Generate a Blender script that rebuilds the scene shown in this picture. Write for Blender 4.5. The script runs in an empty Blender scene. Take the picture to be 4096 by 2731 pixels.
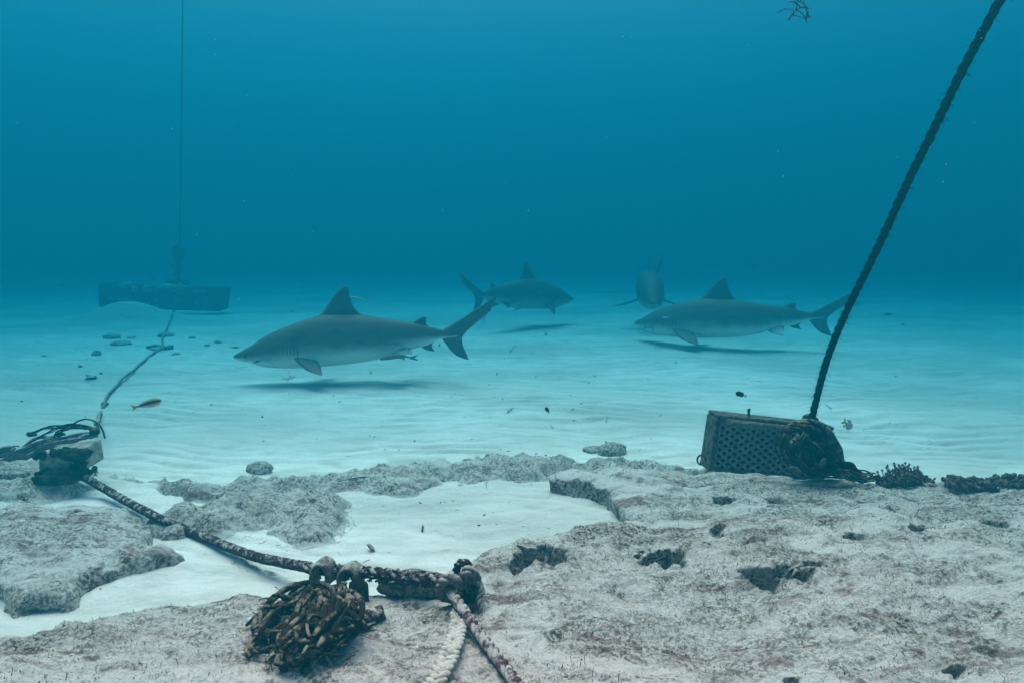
import bpy, math, random
import numpy as np
from math import radians, sin, cos, pi
from mathutils import Vector, Matrix

# ------------------------------------------------------------------ camera, world, sun
sc = bpy.context.scene
cam_d = bpy.data.cameras.new('camera'); cam = bpy.data.objects.new('camera', cam_d)
sc.collection.objects.link(cam); sc.camera = cam
PITCH = radians(7.6); CZ = 1.25; F = 2730.7
cam.location = (0, 0, CZ); cam.rotation_euler = (pi/2-PITCH, 0, 0)
cam_d.lens = 24; cam_d.sensor_width = 36; cam_d.clip_start = .05; cam_d.clip_end = 500
cam_d.dof.use_dof = True; cam_d.dof.focus_distance = 4.2; cam_d.dof.aperture_fstop = 11
sc.render.engine = 'CYCLES'
sc.cycles.use_denoising = True; sc.cycles.max_bounces = 6; sc.cycles.volume_bounces = 2
sc.cycles.diffuse_bounces = 3
sc.view_settings.view_transform = 'Standard'; sc.view_settings.look = 'None'
sc.view_settings.exposure = 4.50
EL, AZ = 70, -20
w = bpy.data.worlds.new('World'); sc.world = w; w.use_nodes = True
nt = w.node_tree; bg = nt.nodes['Background']
sky = nt.nodes.new('ShaderNodeTexSky'); sky.sky_type = 'NISHITA'; sky.sun_disc = False
sky.sun_elevation = radians(EL); sky.sun_rotation = radians(AZ)
mx = nt.nodes.new('ShaderNodeMix'); mx.data_type = 'RGBA'; mx.blend_type = 'MULTIPLY'
mx.inputs[0].default_value = 1; mx.inputs[7].default_value = (1.4, .064, .063, 1)
nt.links.new(sky.outputs[0], mx.inputs[6]); nt.links.new(mx.outputs[2], bg.inputs[0])
bg.inputs[1].default_value = .12
sd = bpy.data.lights.new('sun', 'SUN'); sun = bpy.data.objects.new('sun', sd); sc.collection.objects.link(sun)
sd.energy = 5; sd.angle = radians(50); sd.color = (1, .128, .088)
sdir = Vector((sin(radians(AZ))*cos(radians(EL)), cos(radians(AZ))*cos(radians(EL)), sin(radians(EL))))
sun.rotation_euler = sdir.to_track_quat('Z', 'Y').to_euler()

R = random.Random(7); NR = np.random.RandomState(11)

# ------------------------------------------------------------------ picture coordinates -> place
def ray(px, py):
    x = (px-2048)/F; v = (1365.5-py)/F
    return np.array([x, cos(PITCH)+v*sin(PITCH), -sin(PITCH)+v*cos(PITCH)])
def aty(px, py, Y):
    d = ray(px, py); t = Y/d[1]
    return Vector((d[0]*t, Y, CZ+d[2]*t))
def atz(px, py, z):
    d = ray(px, py); t = (z-CZ)/d[2]
    return Vector((d[0]*t, d[1]*t, z))

# ------------------------------------------------------------------ noise
PERM = np.concatenate([NR.permutation(256)]*3)
GA = NR.rand(256)*2*pi; GX, GY = np.cos(GA), np.sin(GA)
def perlin(x, y):
    xi = np.floor(x).astype(int); yi = np.floor(y).astype(int); xf = x-xi; yf = y-yi
    u = xf*xf*xf*(xf*(xf*6-15)+10); v = yf*yf*yf*(yf*(yf*6-15)+10)
    def g(a, b):
        h = PERM[PERM[(xi+a) & 255]+((yi+b) & 255)]
        return GX[h]*(xf-a)+GY[h]*(yf-b)
    n0 = g(0, 0)*(1-u)+g(1, 0)*u; n1 = g(0, 1)*(1-u)+g(1, 1)*u
    return (n0*(1-v)+n1*v)*1.4
def fbm(x, y, o=4, gain=.5):
    s = 0; a = 1
    for i in range(o):
        s = s+a*perlin(x*2**i+17.3*i, y*2**i+5.1*i); a *= gain
    return s

# ------------------------------------------------------------------ scene bookkeeping
def tag(o, label=None, cat=None, group=None, kind=None):
    if label: o['label'] = label
    if cat: o['category'] = cat
    if group: o['group'] = group
    if kind: o['kind'] = kind
    return o
def empty(name, loc=(0, 0, 0), rz=0):
    o = bpy.data.objects.new(name, None); o.empty_display_size = .1
    sc.collection.objects.link(o); o.location = loc; o.rotation_euler = (0, 0, rz); return o
class MB:
    def __init__(s): s.v = []; s.f = []; s.m = []; s.a = []
    def add(s, verts, faces, mat=0, at=None):
        b = len(s.v); s.v.extend([tuple(v) for v in verts]); s.f.extend([tuple(b+i for i in f) for f in faces])
        s.m.extend([mat]*len(faces)); s.a.extend(list(at) if at is not None else [0.0]*len(verts))
    def build(s, name, mats, parent=None, smooth=True, origin=None):
        me = bpy.data.meshes.new(name)
        V = s.v
        if origin is not None:
            V = [(v[0]-origin[0], v[1]-origin[1], v[2]-origin[2]) for v in V]
        me.from_pydata(V, [], s.f)
        if not isinstance(mats, (list, tuple)): mats = [mats]
        for m in mats: me.materials.append(m)
        me.polygons.foreach_set('material_index', s.m)
        me.polygons.foreach_set('use_smooth', [smooth]*len(s.f))
        a = me.attributes.new('val', 'FLOAT', 'POINT'); a.data.foreach_set('value', s.a)
        me.update()
        o = bpy.data.objects.new(name, me); sc.collection.objects.link(o)
        if parent is not None: o.parent = parent
        if origin is not None: o.location = origin
        return o
def frames(P):
    P = [Vector(p) for p in P]; T = []
    for i in range(len(P)):
        a = P[max(0, i-1)]; b = P[min(len(P)-1, i+1)]; t = b-a
        T.append(t.normalized() if t.length > 1e-9 else Vector((0, 0, 1)))
    n = T[0].orthogonal().normalized(); N = []
    for t in T:
        n = n-t*n.dot(t); n = n.normalized() if n.length > 1e-6 else t.orthogonal().normalized(); N.append(n.copy())
    return P, T, N
def resample(pts, step):
    pts = [Vector(p) for p in pts]; out = []
    for i in range(len(pts)-1):
        p0 = pts[max(0, i-1)]; p1 = pts[i]; p2 = pts[i+1]; p3 = pts[min(len(pts)-1, i+2)]
        k = max(1, int((p2-p1).length/step))
        for j in range(k):
            t = j/k
            out.append(.5*((2*p1)+(p2-p0)*t+(2*p0-5*p1+4*p2-p3)*t*t+(3*p1-p0-3*p2+p3)*t**3))
    out.append(pts[-1]); return out
def tube(mb, pts, r, n=7, rf=None, mat=0, at=0.0, cap=True):
    P, T, N = frames(pts); V = []; Fc = []
    for i, (p, t, nn) in enumerate(zip(P, T, N)):
        b = t.cross(nn); rr = r*(rf(i/(len(P)-1)) if rf else 1)
        for k in range(n):
            a = 2*pi*k/n; V.append(p+(nn*cos(a)+b*sin(a))*rr)
    for i in range(len(P)-1):
        for k in range(n):
            Fc.append((i*n+k, i*n+(k+1) % n, (i+1)*n+(k+1) % n, (i+1)*n+k))
    if cap:
        Fc.append(tuple(range(n))[::-1]); Fc.append(tuple((len(P)-1)*n+k for k in range(n)))
    mb.add(V, Fc, mat, [at]*len(V))
def rope(mb, pts, rad, strands=3, pitch=None, n=7, wob=0, mat=0, seed=0):
    """laid rope: strands wound round the path"""
    rr = random.Random(seed); pitch = pitch or rad*7
    P = resample(pts, pitch/9)
    if wob:
        ph = [rr.random()*6 for _ in range(4)]
        P = [p+Vector((sin(i*.11+ph[0]), sin(i*.13+ph[1]), sin(i*.09+ph[2])))*wob for i, p in enumerate(P)]
    P, T, N = frames(P); L = 0
    arc = [0]
    for i in range(1, len(P)): L += (P[i]-P[i-1]).length; arc.append(L)
    for s in range(strands):
        Q = []; 
        for p, t, nn, l in zip(P, T, N, arc):
            a = 2*pi*(l/pitch+s/strands); Q.append(p+(nn*cos(a)+t.cross(nn)*sin(a))*rad*.5)
        k = rr.random()*10
        tube(mb, Q, rad*.54, n, rf=lambda u, k=k: 1+.08*sin(u*L/rad*.9+k), mat=mat, at=rr.random())
def blob(mb, c, rx, ry, rz, n=10, amp=.15, seed=0, mat=0, rot=None, at=0.0):
    rr = random.Random(seed); ph = [rr.random()*6.28 for _ in range(6)]
    V = []; Fc = []
    for i in range(n+1):
        th = pi*i/n
        for j in range(2*n):
            f = 2*pi*j/(2*n)
            d = Vector((sin(th)*cos(f), sin(th)*sin(f), cos(th)))
            k = 1+amp*(sin(3*d.x+ph[0])*sin(3.3*d.y+ph[1])+.6*sin(6*d.y+ph[2])*sin(5.5*d.z+ph[3])+.4*sin(10*d.x+ph[4])*sin(9*d.z+ph[5]))
            v = Vector((d.x*rx, d.y*ry, d.z*rz))*k
            if rot: v = rot @ v
            V.append(Vector(c)+v)
    for i in range(n):
        for j in range(2*n):
            Fc.append((i*2*n+j, (i+1)*2*n+j, (i+1)*2*n+(j+1) % (2*n), i*2*n+(j+1) % (2*n)))
    mb.add(V, Fc, mat, [at]*len(V))
def box(mb, M, x0, x1, y0, y1, z0, z1, mat=0):
    V = [M @ Vector((x, y, z)) for x in (x0, x1) for y in (y0, y1) for z in (z0, z1)]
    mb.add(V, [(0, 1, 3, 2), (4, 6, 7, 5), (0, 4, 5, 1), (2, 3, 7, 6), (0, 2, 6, 4), (1, 5, 7, 3)], mat)

# ------------------------------------------------------------------ materials
class NM:
    def __init__(s, name, rough=.9, spec=.15):
        s.m = bpy.data.materials.new(name); s.m.use_nodes = True; s.t = s.m.node_tree
        s.b = s.t.nodes['Principled BSDF']; s.b.inputs['Roughness'].default_value = rough
        s.b.inputs['Specular IOR Level'].default_value = spec
        s.co = s.t.nodes.new('ShaderNodeTexCoord')
    def n(s, typ, **kw):
        x = s.t.nodes.new(typ)
        for k, v in kw.items(): setattr(x, k, v)
        return x
    def l(s, a, b): s.t.links.new(a, b)
    def noise(s, scale, detail=4, rough=.6, stretch=None, dist=0):
        x = s.n('ShaderNodeTexNoise'); x.inputs['Scale'].default_value = scale
        x.inputs['Detail'].default_value = detail; x.inputs['Roughness'].default_value = rough; x.inputs['Distortion'].default_value = dist
        if stretch:
            mp = s.n('ShaderNodeMapping'); mp.inputs['Scale'].default_value = stretch
            s.l(s.co.outputs['Object'], mp.inputs[0]); s.l(mp.outputs[0], x.inputs['Vector'])
        else: s.l(s.co.outputs['Object'], x.inputs['Vector'])
        return x.outputs['Fac']
    def ramp(s, src, stops, smooth=True):
        r = s.n('ShaderNodeValToRGB'); s.l(src, r.inputs[0]); e = r.color_ramp.elements
        if smooth: r.color_ramp.interpolation = 'EASE'
        while len(e) < len(stops): e.new(.5)
        for q, (p, c) in zip(e, stops):
            q.position = p; q.color = (c, c, c, 1) if not isinstance(c, tuple) else (*c, 1)
        return r.outputs[0]
    def mix(s, fac, a, b, mode='MIX'):
        x = s.n('ShaderNodeMix', data_type='RGBA', blend_type=mode)
        for i, v in ((0, fac), (6, a), (7, b)):
            if hasattr(v, 'links') or isinstance(v, bpy.types.NodeSocket): s.l(v, x.inputs[i])
            elif isinstance(v, tuple): x.inputs[i].default_value = (*v, 1)
            else: x.inputs[i].default_value = v
        return x.outputs[2]
    def math(s, op, a, b=0.0):
        x = s.n('ShaderNodeMath', operation=op)
        for i, v in ((0, a), (1, b)):
            if isinstance(v, bpy.types.NodeSocket): s.l(v, x.inputs[i])
            else: x.inputs[i].default_value = v
        return x.outputs[0]
    def attr(s, name='val'):
        x = s.n('ShaderNodeAttribute'); x.attribute_name = name; return x.outputs['Fac']
    def up(s):
        g = s.n('ShaderNodeNewGeometry'); x = s.n('ShaderNodeSeparateXYZ'); s.l(g.outputs['Normal'], x.inputs[0]); return x.outputs[2]
    def bump(s, h, strength=.5, dist=.01):
        x = s.n('ShaderNodeBump'); x.inputs['Strength'].default_value = strength; x.inputs['Distance'].default_value = dist
        s.l(h, x.inputs['Height']); s.l(x.outputs[0], s.b.inputs['Normal'])
    def col(s, c):
        if isinstance(c, tuple): s.b.inputs['Base Color'].default_value = (*c, 1)
        else: s.l(c, s.b.inputs['Base Color'])
        return s.m
def mat_sand():
    k = NM('sand', 1, .05)
    big = k.ramp(k.noise(.35, 3, .55, (1, 1.6, 1)), [(.38, 0.0), (.66, 1.0)])
    c = k.mix(big, (.88, .88, .86), (.60, .62, .60))
    c = k.mix(k.ramp(k.noise(3.5, 4, .6, (1, 2.2, 1)), [(.42, 0.0), (.66, .65)]), c, (.58, .59, .56))
    c = k.mix(k.ramp(k.noise(260, 2, .5), [(.3, .35), (.5, 0.0)]), c, (.45, .43, .4))
    sp = k.math('MULTIPLY', k.ramp(k.noise(42, 2, .5), [(.71, 0.0), (.735, 1.0)], False), k.ramp(k.noise(2.2, 2), [(.45, .1), (.6, 1.0)]))
    c = k.mix(sp, c, (.16, .15, .13))
    wv = k.n('ShaderNodeTexWave'); wv.wave_type = 'BANDS'; wv.bands_direction = 'Y'; wv.wave_profile = 'SAW'
    wv.inputs['Scale'].default_value = 1.7; wv.inputs['Distortion'].default_value = 13; wv.inputs['Detail'].default_value = 4
    wv.inputs['Detail Scale'].default_value = .7; wv.inputs['Detail Roughness'].default_value = .55
    mp = k.n('ShaderNodeMapping'); mp.inputs['Scale'].default_value = (.5, 1, 1); mp.inputs['Rotation'].default_value = (0, 0, .12)
    k.l(k.co.outputs['Object'], mp.inputs[0]); k.l(mp.outputs[0], wv.inputs[0])
    h = k.math('ADD', k.math('MULTIPLY', wv.outputs['Fac'], k.ramp(k.noise(.8, 2), [(.3, .25), (.65, 1.0)])), k.math('MULTIPLY', k.noise(30, 4, .6), .35))
    k.bump(h, 1, .032)
    return k.col(c)
def mat_rock(name='reef_rock', tone=1.0, dust=.55):
    k = NM(name, 1, .05); T = lambda r, g, b: (r*tone, g*tone, b*tone)
    c = k.mix(k.ramp(k.noise(7, 5, .7), [(.36, 0.0), (.62, 1.0)]), T(.60, .58, .52), T(.90, .89, .84))
    patch = k.ramp(k.noise(2.2, 5, .65, (.7, 1.8, 1), 1.0), [(.36, 0.0), (.64, 1.0)])          # turf-rich areas
    c = k.mix(k.math('MULTIPLY', patch, .45), c, T(.42, .38, .32))
    band = k.ramp(k.noise(4.5, 4, .6, (.5, 3.0, 1), 1.6), [(.52, 0.0), (.64, .85)])
    c = k.mix(band, c, T(.30, .17, .165))
    sp = k.math('MULTIPLY', k.ramp(k.noise(75, 3, .7), [(.48, 0.0), (.53, 1.0)]), k.ramp(k.noise(8, 4, .7), [(.30, .35), (.52, 1.0)]))
    sp = k.math('MULTIPLY', sp, k.math('ADD', k.math('MULTIPLY', patch, .45), .55))
    c = k.mix(sp, c, T(.045, .040, .032))
    c = k.mix(k.math('MULTIPLY', k.ramp(k.noise(38, 3, .7), [(.58, 0.0), (.66, .85)]), k.ramp(k.noise(3.3, 3, .6), [(.42, .2), (.6, 1.0)])), c, T(.14, .045, .06))
    c = k.mix(k.ramp(k.noise(19, 3, .6), [(.67, 0.0), (.73, .6)]), c, T(.21, .19, .07))
    du = k.math('MULTIPLY', k.ramp(k.up(), [(.35, .15), (.93, 1.0)]), k.ramp(k.noise(11, 5, .75), [(.38, 0.0), (.56, 1.0)]))
    du = k.math('MULTIPLY', du, k.ramp(k.noise(120, 3, .7), [(.32, .15), (.50, 1.0)]))
    du = k.math('MULTIPLY', du, k.ramp(k.noise(3, 5, .65, (.7, 2, 1), .8), [(.40, .2), (.60, 1.0)]))
    c = k.mix(k.math('MULTIPLY', du, min(1, dust*1.6)), c, (.90, .90, .88))
    ven = k.math('MULTIPLY', k.ramp(k.noise(1.7, 5, .62, (.75, 1.9, 1), .9), [(.52, 0.0), (.58, .95)]), k.ramp(k.noise(24, 4, .7), [(.36, .35), (.50, 1.0)]))
    e_ = k.math('MULTIPLY', k.attr('edge'), 1.0)
    ven = k.math('MAXIMUM', k.math('MULTIPLY', ven, k.ramp(k.up(), [(.7, 0.0), (.92, 1.0)])), k.ramp(k.math('ADD', e_, k.math('MULTIPLY', k.math('SUBTRACT', k.noise(16, 5, .75), .5), .9)), [(.62, 0.0), (.90, 1.0)]))
    c = k.mix(ven, c, (.88, .88, .86))
    k.bump(k.math('ADD', k.noise(45, 6, .75), k.math('MULTIPLY', k.noise(160, 3, .7), .6)), 1, .02)
    return k.col(c)
def mat_rope(name, dark, pale, amt=.5, nscale=70, maroon=.5):
    k = NM(name, .95, .1)
    c = k.mix(k.ramp(k.noise(nscale, 4, .7), [(.4, 0.0), (.6, 1.0)]), dark, tuple(v*2.2 for v in dark))
    c = k.mix(k.ramp(k.noise(nscale*.6, 3, .7), [(.55, 0.0), (.62, maroon)]), c, (.09, .012, .028))
    du = k.math('MULTIPLY', k.ramp(k.up(), [(-.1, 0.0), (.75, 1.0)]), k.ramp(k.noise(nscale*.45, 4, .75), [(.60-.35*amt, 0.0), (.72-.3*amt, 1.0)]))
    c = k.mix(du, c, pale)
    k.bump(k.noise(nscale*3, 4, .7), .7, .006)
    return k.col(c)
def flat(name, c, rough=.9, spec=.1, ns=None, c2=None, bump=0, bd=.004):
    k = NM(name, rough, spec)
    if ns:
        f = k.noise(ns, 4, .65); c = k.mix(k.ramp(f, [(.35, 0.0), (.65, 1.0)]), c, c2)
        if bump: k.bump(f, bump, bd)
    return k.col(c)
M_SAND = mat_sand(); M_ROCK = mat_rock(); M_ROCKP = mat_rock('dusty_rock', 1.12, .75); M_DARKROCK = mat_rock('dark_algal_rock', .5, .2); M_STONE = mat_rock('far_stone', .95, .6)  # the dark variant is the same rock at a lower tone with less dust
M_ROPE = mat_rope('encrusted_rope', (.030, .012, .022), (.50, .50, .47), .36)
M_ROPED = mat_rope('dark_rope', (.006, .008, .009), (.07, .055, .065), .12, 60, .12)
M_FRAY = mat_rope('frayed_rope', (.014, .010, .007), (.25, .22, .18), .40, 30, .15)
M_PALE = mat_rope('pale_plait', (.30, .29, .26), (.62, .62, .58), .5, 45, .25)
M_GREYROPE = mat_rope('silted_rope', (.10, .09, .085), (.45, .44, .41), .6, 50, .2)
M_CRATE = flat('fouled_iron', (.03, .03, .03), .85, .2, 34, (.16, .14, .135), .8, .012)
M_CRATE2 = flat('fouled_grille', (.20, .175, .165), .9, .2, 60, (.40, .36, .34), .9, .012)
M_BLACK = flat('black', (.006, .006, .007), .5, .3)
M_WEED = flat('weed', (.03, .022, .014), .8, .1, 60, (.07, .05, .03))
M_SPONGE = flat('sponge', (.06, .06, .058), .95, .05, 60, (.14, .14, .13), .8, .01)
M_MAROON = flat('maroon_growth', (.075, .052, .055), .95, .1, 70, (.24, .20, .20), .8, .01)

# ------------------------------------------------------------------ ground and rock shapes
def smooth(t): t = np.clip(t, 0, 1); return t*t*(3-2*t)
MOUNDS = []      # sand drifts: x, y, rx, ry, h
def sand_h(x, y):
    r = np.hypot(x, y)
    h = .035*fbm(x*.35+3, y*.45+1, 3)+.012*fbm(x*1.3, y*1.7, 2)
    h = h*np.clip((30-r)/15, 0, 1)
    h = h+.03*smooth((4.3-y)/1.2)
    for mx_, my_, rx, ry, hh in MOUNDS:
        h = h+hh*np.exp(-((x-mx_)/rx)**2-((y-my_)/ry)**2)
    a = np.clip((12-y)/5, 0, 1)
    ph = (y*1.0+.14*x+.17*fbm(x*1.0, y*1.3+9, 3))*2*pi/.18+2.2*perlin(x*1.7, y*2.1)
    rip = (np.sin(ph)+.42*np.sin(2*ph+.9)+.15*np.sin(3*ph+1.8))
    amp = .0115*np.clip(.45+1.1*perlin(x*.9+40, y*1.2), 0.05, 1.2)
    near = np.clip((y-3.2)/1.0, .45, 1)
    h = h+.010*perlin(x*3.1+y*1.2, y*5.5-x*.8)*np.clip((4.4-y)/.8, 0, 1)+.004*perlin(x*9, y*15)*np.clip((5-y)/1.5, 0, 1)
    return h+rip*amp*a*near
def poly_d(x, y, P):
    """signed distance, positive inside; and outward direction"""
    d = np.full(x.shape, 1e9); inside = np.zeros(x.shape, bool); gx = np.zeros(x.shape); gy = np.zeros(x.shape)
    n = len(P)
    for i in range(n):
        ax, ay = P[i]; bx, by = P[(i+1) % n]; ex, ey = bx-ax, by-ay
        t = np.clip(((x-ax)*ex+(y-ay)*ey)/(ex*ex+ey*ey), 0, 1)
        qx, qy = ax+t*ex-x, ay+t*ey-y; q = np.hypot(qx, qy); m = q < d
        d = np.where(m, q, d); gx = np.where(m, qx, gx); gy = np.where(m, qy, gy)
        c = ((ay > y) != (by > y)) & (x < (bx-ax)*(y-ay)/((by-ay) if by != ay else 1e-9)+ax)
        inside ^= c
    l = np.maximum(np.hypot(gx, gy), 1e-6); s = np.where(inside, 1, -1)
    return d*s, gx/l*s, gy/l*s
def chaikin(P, n=2):
    for _ in range(n):
        Q = []
        for i in range(len(P)):
            a = P[i]; b = P[(i+1) % len(P)]
            Q += [(a[0]*.75+b[0]*.25, a[1]*.75+b[1]*.25), (a[0]*.25+b[0]*.75, a[1]*.25+b[1]*.75)]
        P = Q
    return P
ROCKS = []
class Rock:
    def __init__(s, pts, H, wdt, over=0, rough=1, pits=(), rise=None, seed=0, extra=(), world=None, warp=.03, mat=None, soft=False):
        s.P = chaikin([tuple(atz(p[0], p[1], p[2] if len(p) > 2 else .05)[:2]) for p in pts] + list(world or []), 1)
        s.H = H; s.w = wdt; s.over = over; s.rough = rough; s.rise = rise; s.seed = seed; s.warp = warp; s.mat = mat; s.soft = soft
        s.pits = []
        for (px, py, z, rx, ry, dp) in pits:
            q = atz(px, py, z); s.pits.append((q.x, q.y, rx, ry, dp))
        ROCKS.append(s)
    def eval(s, x, y, full=False):
        sx = s.seed*7.7
        wx = x+s.warp*fbm(x*5+sx, y*5, 3); wy = y+s.warp*fbm(x*5-sx, y*5+30, 3)
        d, gx, gy = poly_d(wx, wy, s.P)
        t = np.clip(d/s.w, 0, 1)
        H = s.H*(1+.35*fbm(x*1.6+sx, y*1.6, 3)*np.minimum(1, s.rough))
        if s.rise: H = H+s.rise(x, y)
        prof = np.sqrt(np.clip(1-(1-t)**2, 0, 1))
        if s.soft: prof = smooth(t)*(.8+.45*fbm(x*4+sx, y*5, 3))
        z = (H+.02)*prof-.014+.012*fbm(x*10+sx, y*13, 3) if s.soft else H*prof
        z = z+s.rough*(.016*fbm(x*7+sx, y*9, 4, .55)+.006*np.abs(fbm(x*22, y*26+sx, 3)))*np.clip(t*2, 0, 1)
        pit = np.zeros(x.shape)
        for (px, py, rx, ry, dp) in s.pits:
            ox = x+.8*rx*fbm(x*16+py, y*16, 3); oy = y+.8*ry*fbm(x*16, y*16+px, 3)
            q = ((ox-px)/rx)**2+((oy-py)/ry)**2; q = q*(1+.5*fbm(x*30, y*30, 2))
            pit = np.maximum(pit, dp*np.exp(-q**2))
        z = z-pit
        z = np.where(d < 0, np.maximum(d*2.0, -.25), z)
        base = .01
        return (z+base, d, t, gx, gy, pit) if full else np.where(d > 0, z+base, -9)
    def mesh(s, name, X, Y, parent=None):
        """X, Y: grids"""
        z, d, t, gx, gy, pit = s.eval(X, Y, True)
        sh = sand_h(X, Y)*.8
        o = s.over*np.sin(pi*np.clip(t*1.15, 0, 1))*(t > 0)
        VX = X+gx*o; VY = Y+gy*o+pit*.6; VZ = z+sh
        ny, nx = X.shape
        keep = d > -.05
        cell = keep[:-1, :-1] | keep[1:, :-1] | keep[:-1, 1:] | keep[1:, 1:]
        idx = np.arange(nx*ny).reshape(ny, nx)
        q = np.stack([idx[:-1, :-1], idx[:-1, 1:], idx[1:, 1:], idx[1:, :-1]], -1)[cell]
        used = np.unique(q); remap = -np.ones(nx*ny, int); remap[used] = np.arange(len(used)); q = remap[q]
        V = np.stack([VX.ravel(), VY.ravel(), VZ.ravel()], -1)[used]
        o = np_mesh(name, V, q, s.mat or (M_ROCK if s.seed < 3 else M_ROCKP), parent)
        ed = (1-smooth(t*1.25)).ravel()[used]*(1.0 if s.soft else .45*(sh.ravel()[used]*0+1))
        at = o.data.attributes.new('edge', 'FLOAT', 'POINT'); at.data.foreach_set('value', ed.astype(np.float32))
        return o
def np_mesh(name, V, Q, mat, parent=None, origin=True):
    me = bpy.data.meshes.new(name)
    c = np.array([V[:, 0].mean(), V[:, 1].mean(), 0]) if origin else np.zeros(3)
    V = V-c
    me.vertices.add(len(V)); me.vertices.foreach_set('co', V.astype(np.float32).ravel())
    k = Q.shape[1]
    me.loops.add(Q.size); me.loops.foreach_set('vertex_index', Q.astype(np.int32).ravel())
    me.polygons.add(len(Q)); me.polygons.foreach_set('loop_start', np.arange(0, Q.size, k, dtype=np.int32))
    me.polygons.foreach_set('use_smooth', np.ones(len(Q), bool))
    me.update(calc_edges=True); me.materials.append(mat)
    o = bpy.data.objects.new(name, me); o.location = c; sc.collection.objects.link(o)
    if parent: o.parent = parent
    return o

# drift in front of the far slab
q = aty(545, 1200, 13.0); MOUNDS.append((q.x, 12.7, .65, .6, .33))
q = aty(3600, 1480, 6.0); MOUNDS.append((q.x, 6.3, .8, .5, -.05))
q = aty(3100, 1400, 8.0); MOUNDS.append((q.x+.5, 7.0, 1.2, .35, -.04))
q = aty(2100, 1330, 9.5); MOUNDS.append((q.x, 9.2, 1.8, .5, .05))

def rise_front(x, y):
    r = .035*smooth((2.2-y)/1.1)+.04*np.exp(-((x-.9)/.9)**2-((y-2.35)/.5)**2)+.06*smooth((x-.6)/1.6)
    return r+.02*fbm(x*.9+8, y*1.4, 2)
ledge = Rock([(-500, 2720, .1), (0, 2600, .1), (179, 2556, .1), (310, 2508, .1), (452, 2448, .11), (655, 2402, .11), (952, 2374, .12), (1101, 2364, .12),
              (1400, 2350, .12), (1560, 2325, .14), (1687, 2282, .15), (1754, 2246, .15), (1842, 2197, .16), (1953, 2155, .17), (2118, 2114, .17),
              (2340, 2086, .17), (2422, 2072, .17), (2700, 2066, .17), (3007, 2070, .18), (3420, 2068, .18), (3480, 2010, .18), (3700, 1990, .18), (4600, 1980, .18)],
             .105, .09, .015, 1.15, seed=1, rise=rise_front, world=[(4.4, 2.2), (4.2, .1), (-3.2, .1)],
             pits=[(2150, 2215, .16, .055, .07, .20), (2085, 2245, .16, .035, .04, .09), (2225, 2225, .16, .03, .04, .10), (2655, 2190, .2, .062, .05, .20), (3110, 2290, .2, .06, .04, .09), (3200, 2305, .2, .05, .03, .07), (3255, 2275, .2, .03, .02, .10),
                   (3040, 2280, .2, .05, .03, .08), (3930, 2120, .2, .06, .03, .08), (3690, 2145, .2, .04, .03, .06), (2880, 2110, .2, .03, .03, .05), (3840, 2580, .25, .018, .02, .05), (3180, 2600, .25, .025, .03, .04), (3420, 2165, .2, .03, .02, .05)])
slab = Rock([(2186, 1985, .03), (2196, 1950, .06), (2218, 1925, .09), (2262, 1908, .09), (2450, 1903, .09), (2700, 1914, .09), (3000, 1932, .09), (3240, 1942, .09), (3500, 1952, .09), (3800, 1966, .09), (4300, 1970, .09), (4300, 2060, .1),
             (3460, 2060, .1), (3200, 2140, .1), (2600, 2160, .1), (2440, 2075, .0), (2373, 2040, 0), (2306, 2032, 0), (2229, 2020, 0)],
            .095, .10, .045, .9, seed=2, pits=[(2900, 2030, .1, .04, .02, .05), (3130, 2040, .1, .06, .04, .05)])
rc = Rock([(1590, 1845), (1780, 1828), (1960, 1818), (2200, 1826), (2500, 1840), (2850, 1872), (3050, 1902), (3150, 1925), (3000, 1935), (2600, 1896), (2260, 1890), (2100, 1925), (1950, 1938), (1800, 1925), (1690, 1900)], .062, .13, 0, .9, seed=3, warp=.09, soft=True)
rl = Rock([(350, 1900), (480, 1886), (560, 1895), (700, 1922), (900, 1926), (980, 1906), (1200, 1886), (1500, 1856), (1700, 1845), (1790, 1920), (1640, 1965), (1400, 1955), (1150, 1965), (900, 1990), (760, 1995), (620, 1982), (540, 1925), (420, 1910)], .062, .14, 0, .9, seed=4, warp=.08, soft=True)
rm = Rock([(560, 2075), (640, 2040), (760, 2020), (820, 2010), (880, 1992), (980, 1962), (1190, 1948), (1400, 1948), (1440, 1968), (1425, 2010), (1405, 2070), (1385, 2125), (1310, 2152), (1190, 2176), (1100, 2150), (1000, 2120), (850, 2130), (700, 2120)], .075, .17, .01, 1, seed=5, warp=.06, soft=True,
          pits=[(1250, 1990, .1, .03, .03, .05)])
ru = Rock([(-400, 1885), (100, 1890), (330, 1910), (420, 1945), (330, 1968), (240, 2003), (120, 2022), (-50, 2040), (-400, 2050)], .07, .18, .01, 1, seed=6, warp=.06, soft=True)
rb = Rock([(-500, 2095), (0, 2090), (230, 2080), (476, 2070), (571, 2080), (600, 2165), (700, 2250, .02), (684, 2292, .01), (560, 2310, .01), (446, 2350, 0), (357, 2386, 0), (333, 2435, 0), (238, 2471, 0), (149, 2483, 0), (48, 2459, 0), (-120, 2400, 0), (-500, 2330, 0)],
          .08, .18, .03, 1.2, seed=7, pits=[(150, 2300, .16, .06, .028, .12), (265, 2335, .16, .02, .03, .10), (80, 2375, .15, .02, .02, .07)], warp=.05)
rs = Rock([(585, 2090), (650, 2072), (720, 2100), (745, 2135), (660, 2150), (600, 2130)], .055, .07, .01, .8, seed=8, warp=.03)
rt = Rock([(905, 2200), (960, 2195), (1010, 2228), (1090, 2245), (1165, 2272), (1150, 2300), (1060, 2290), (990, 2262), (935, 2245)], .05, .09, 0, .9, seed=9, warp=.035, soft=True)
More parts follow.
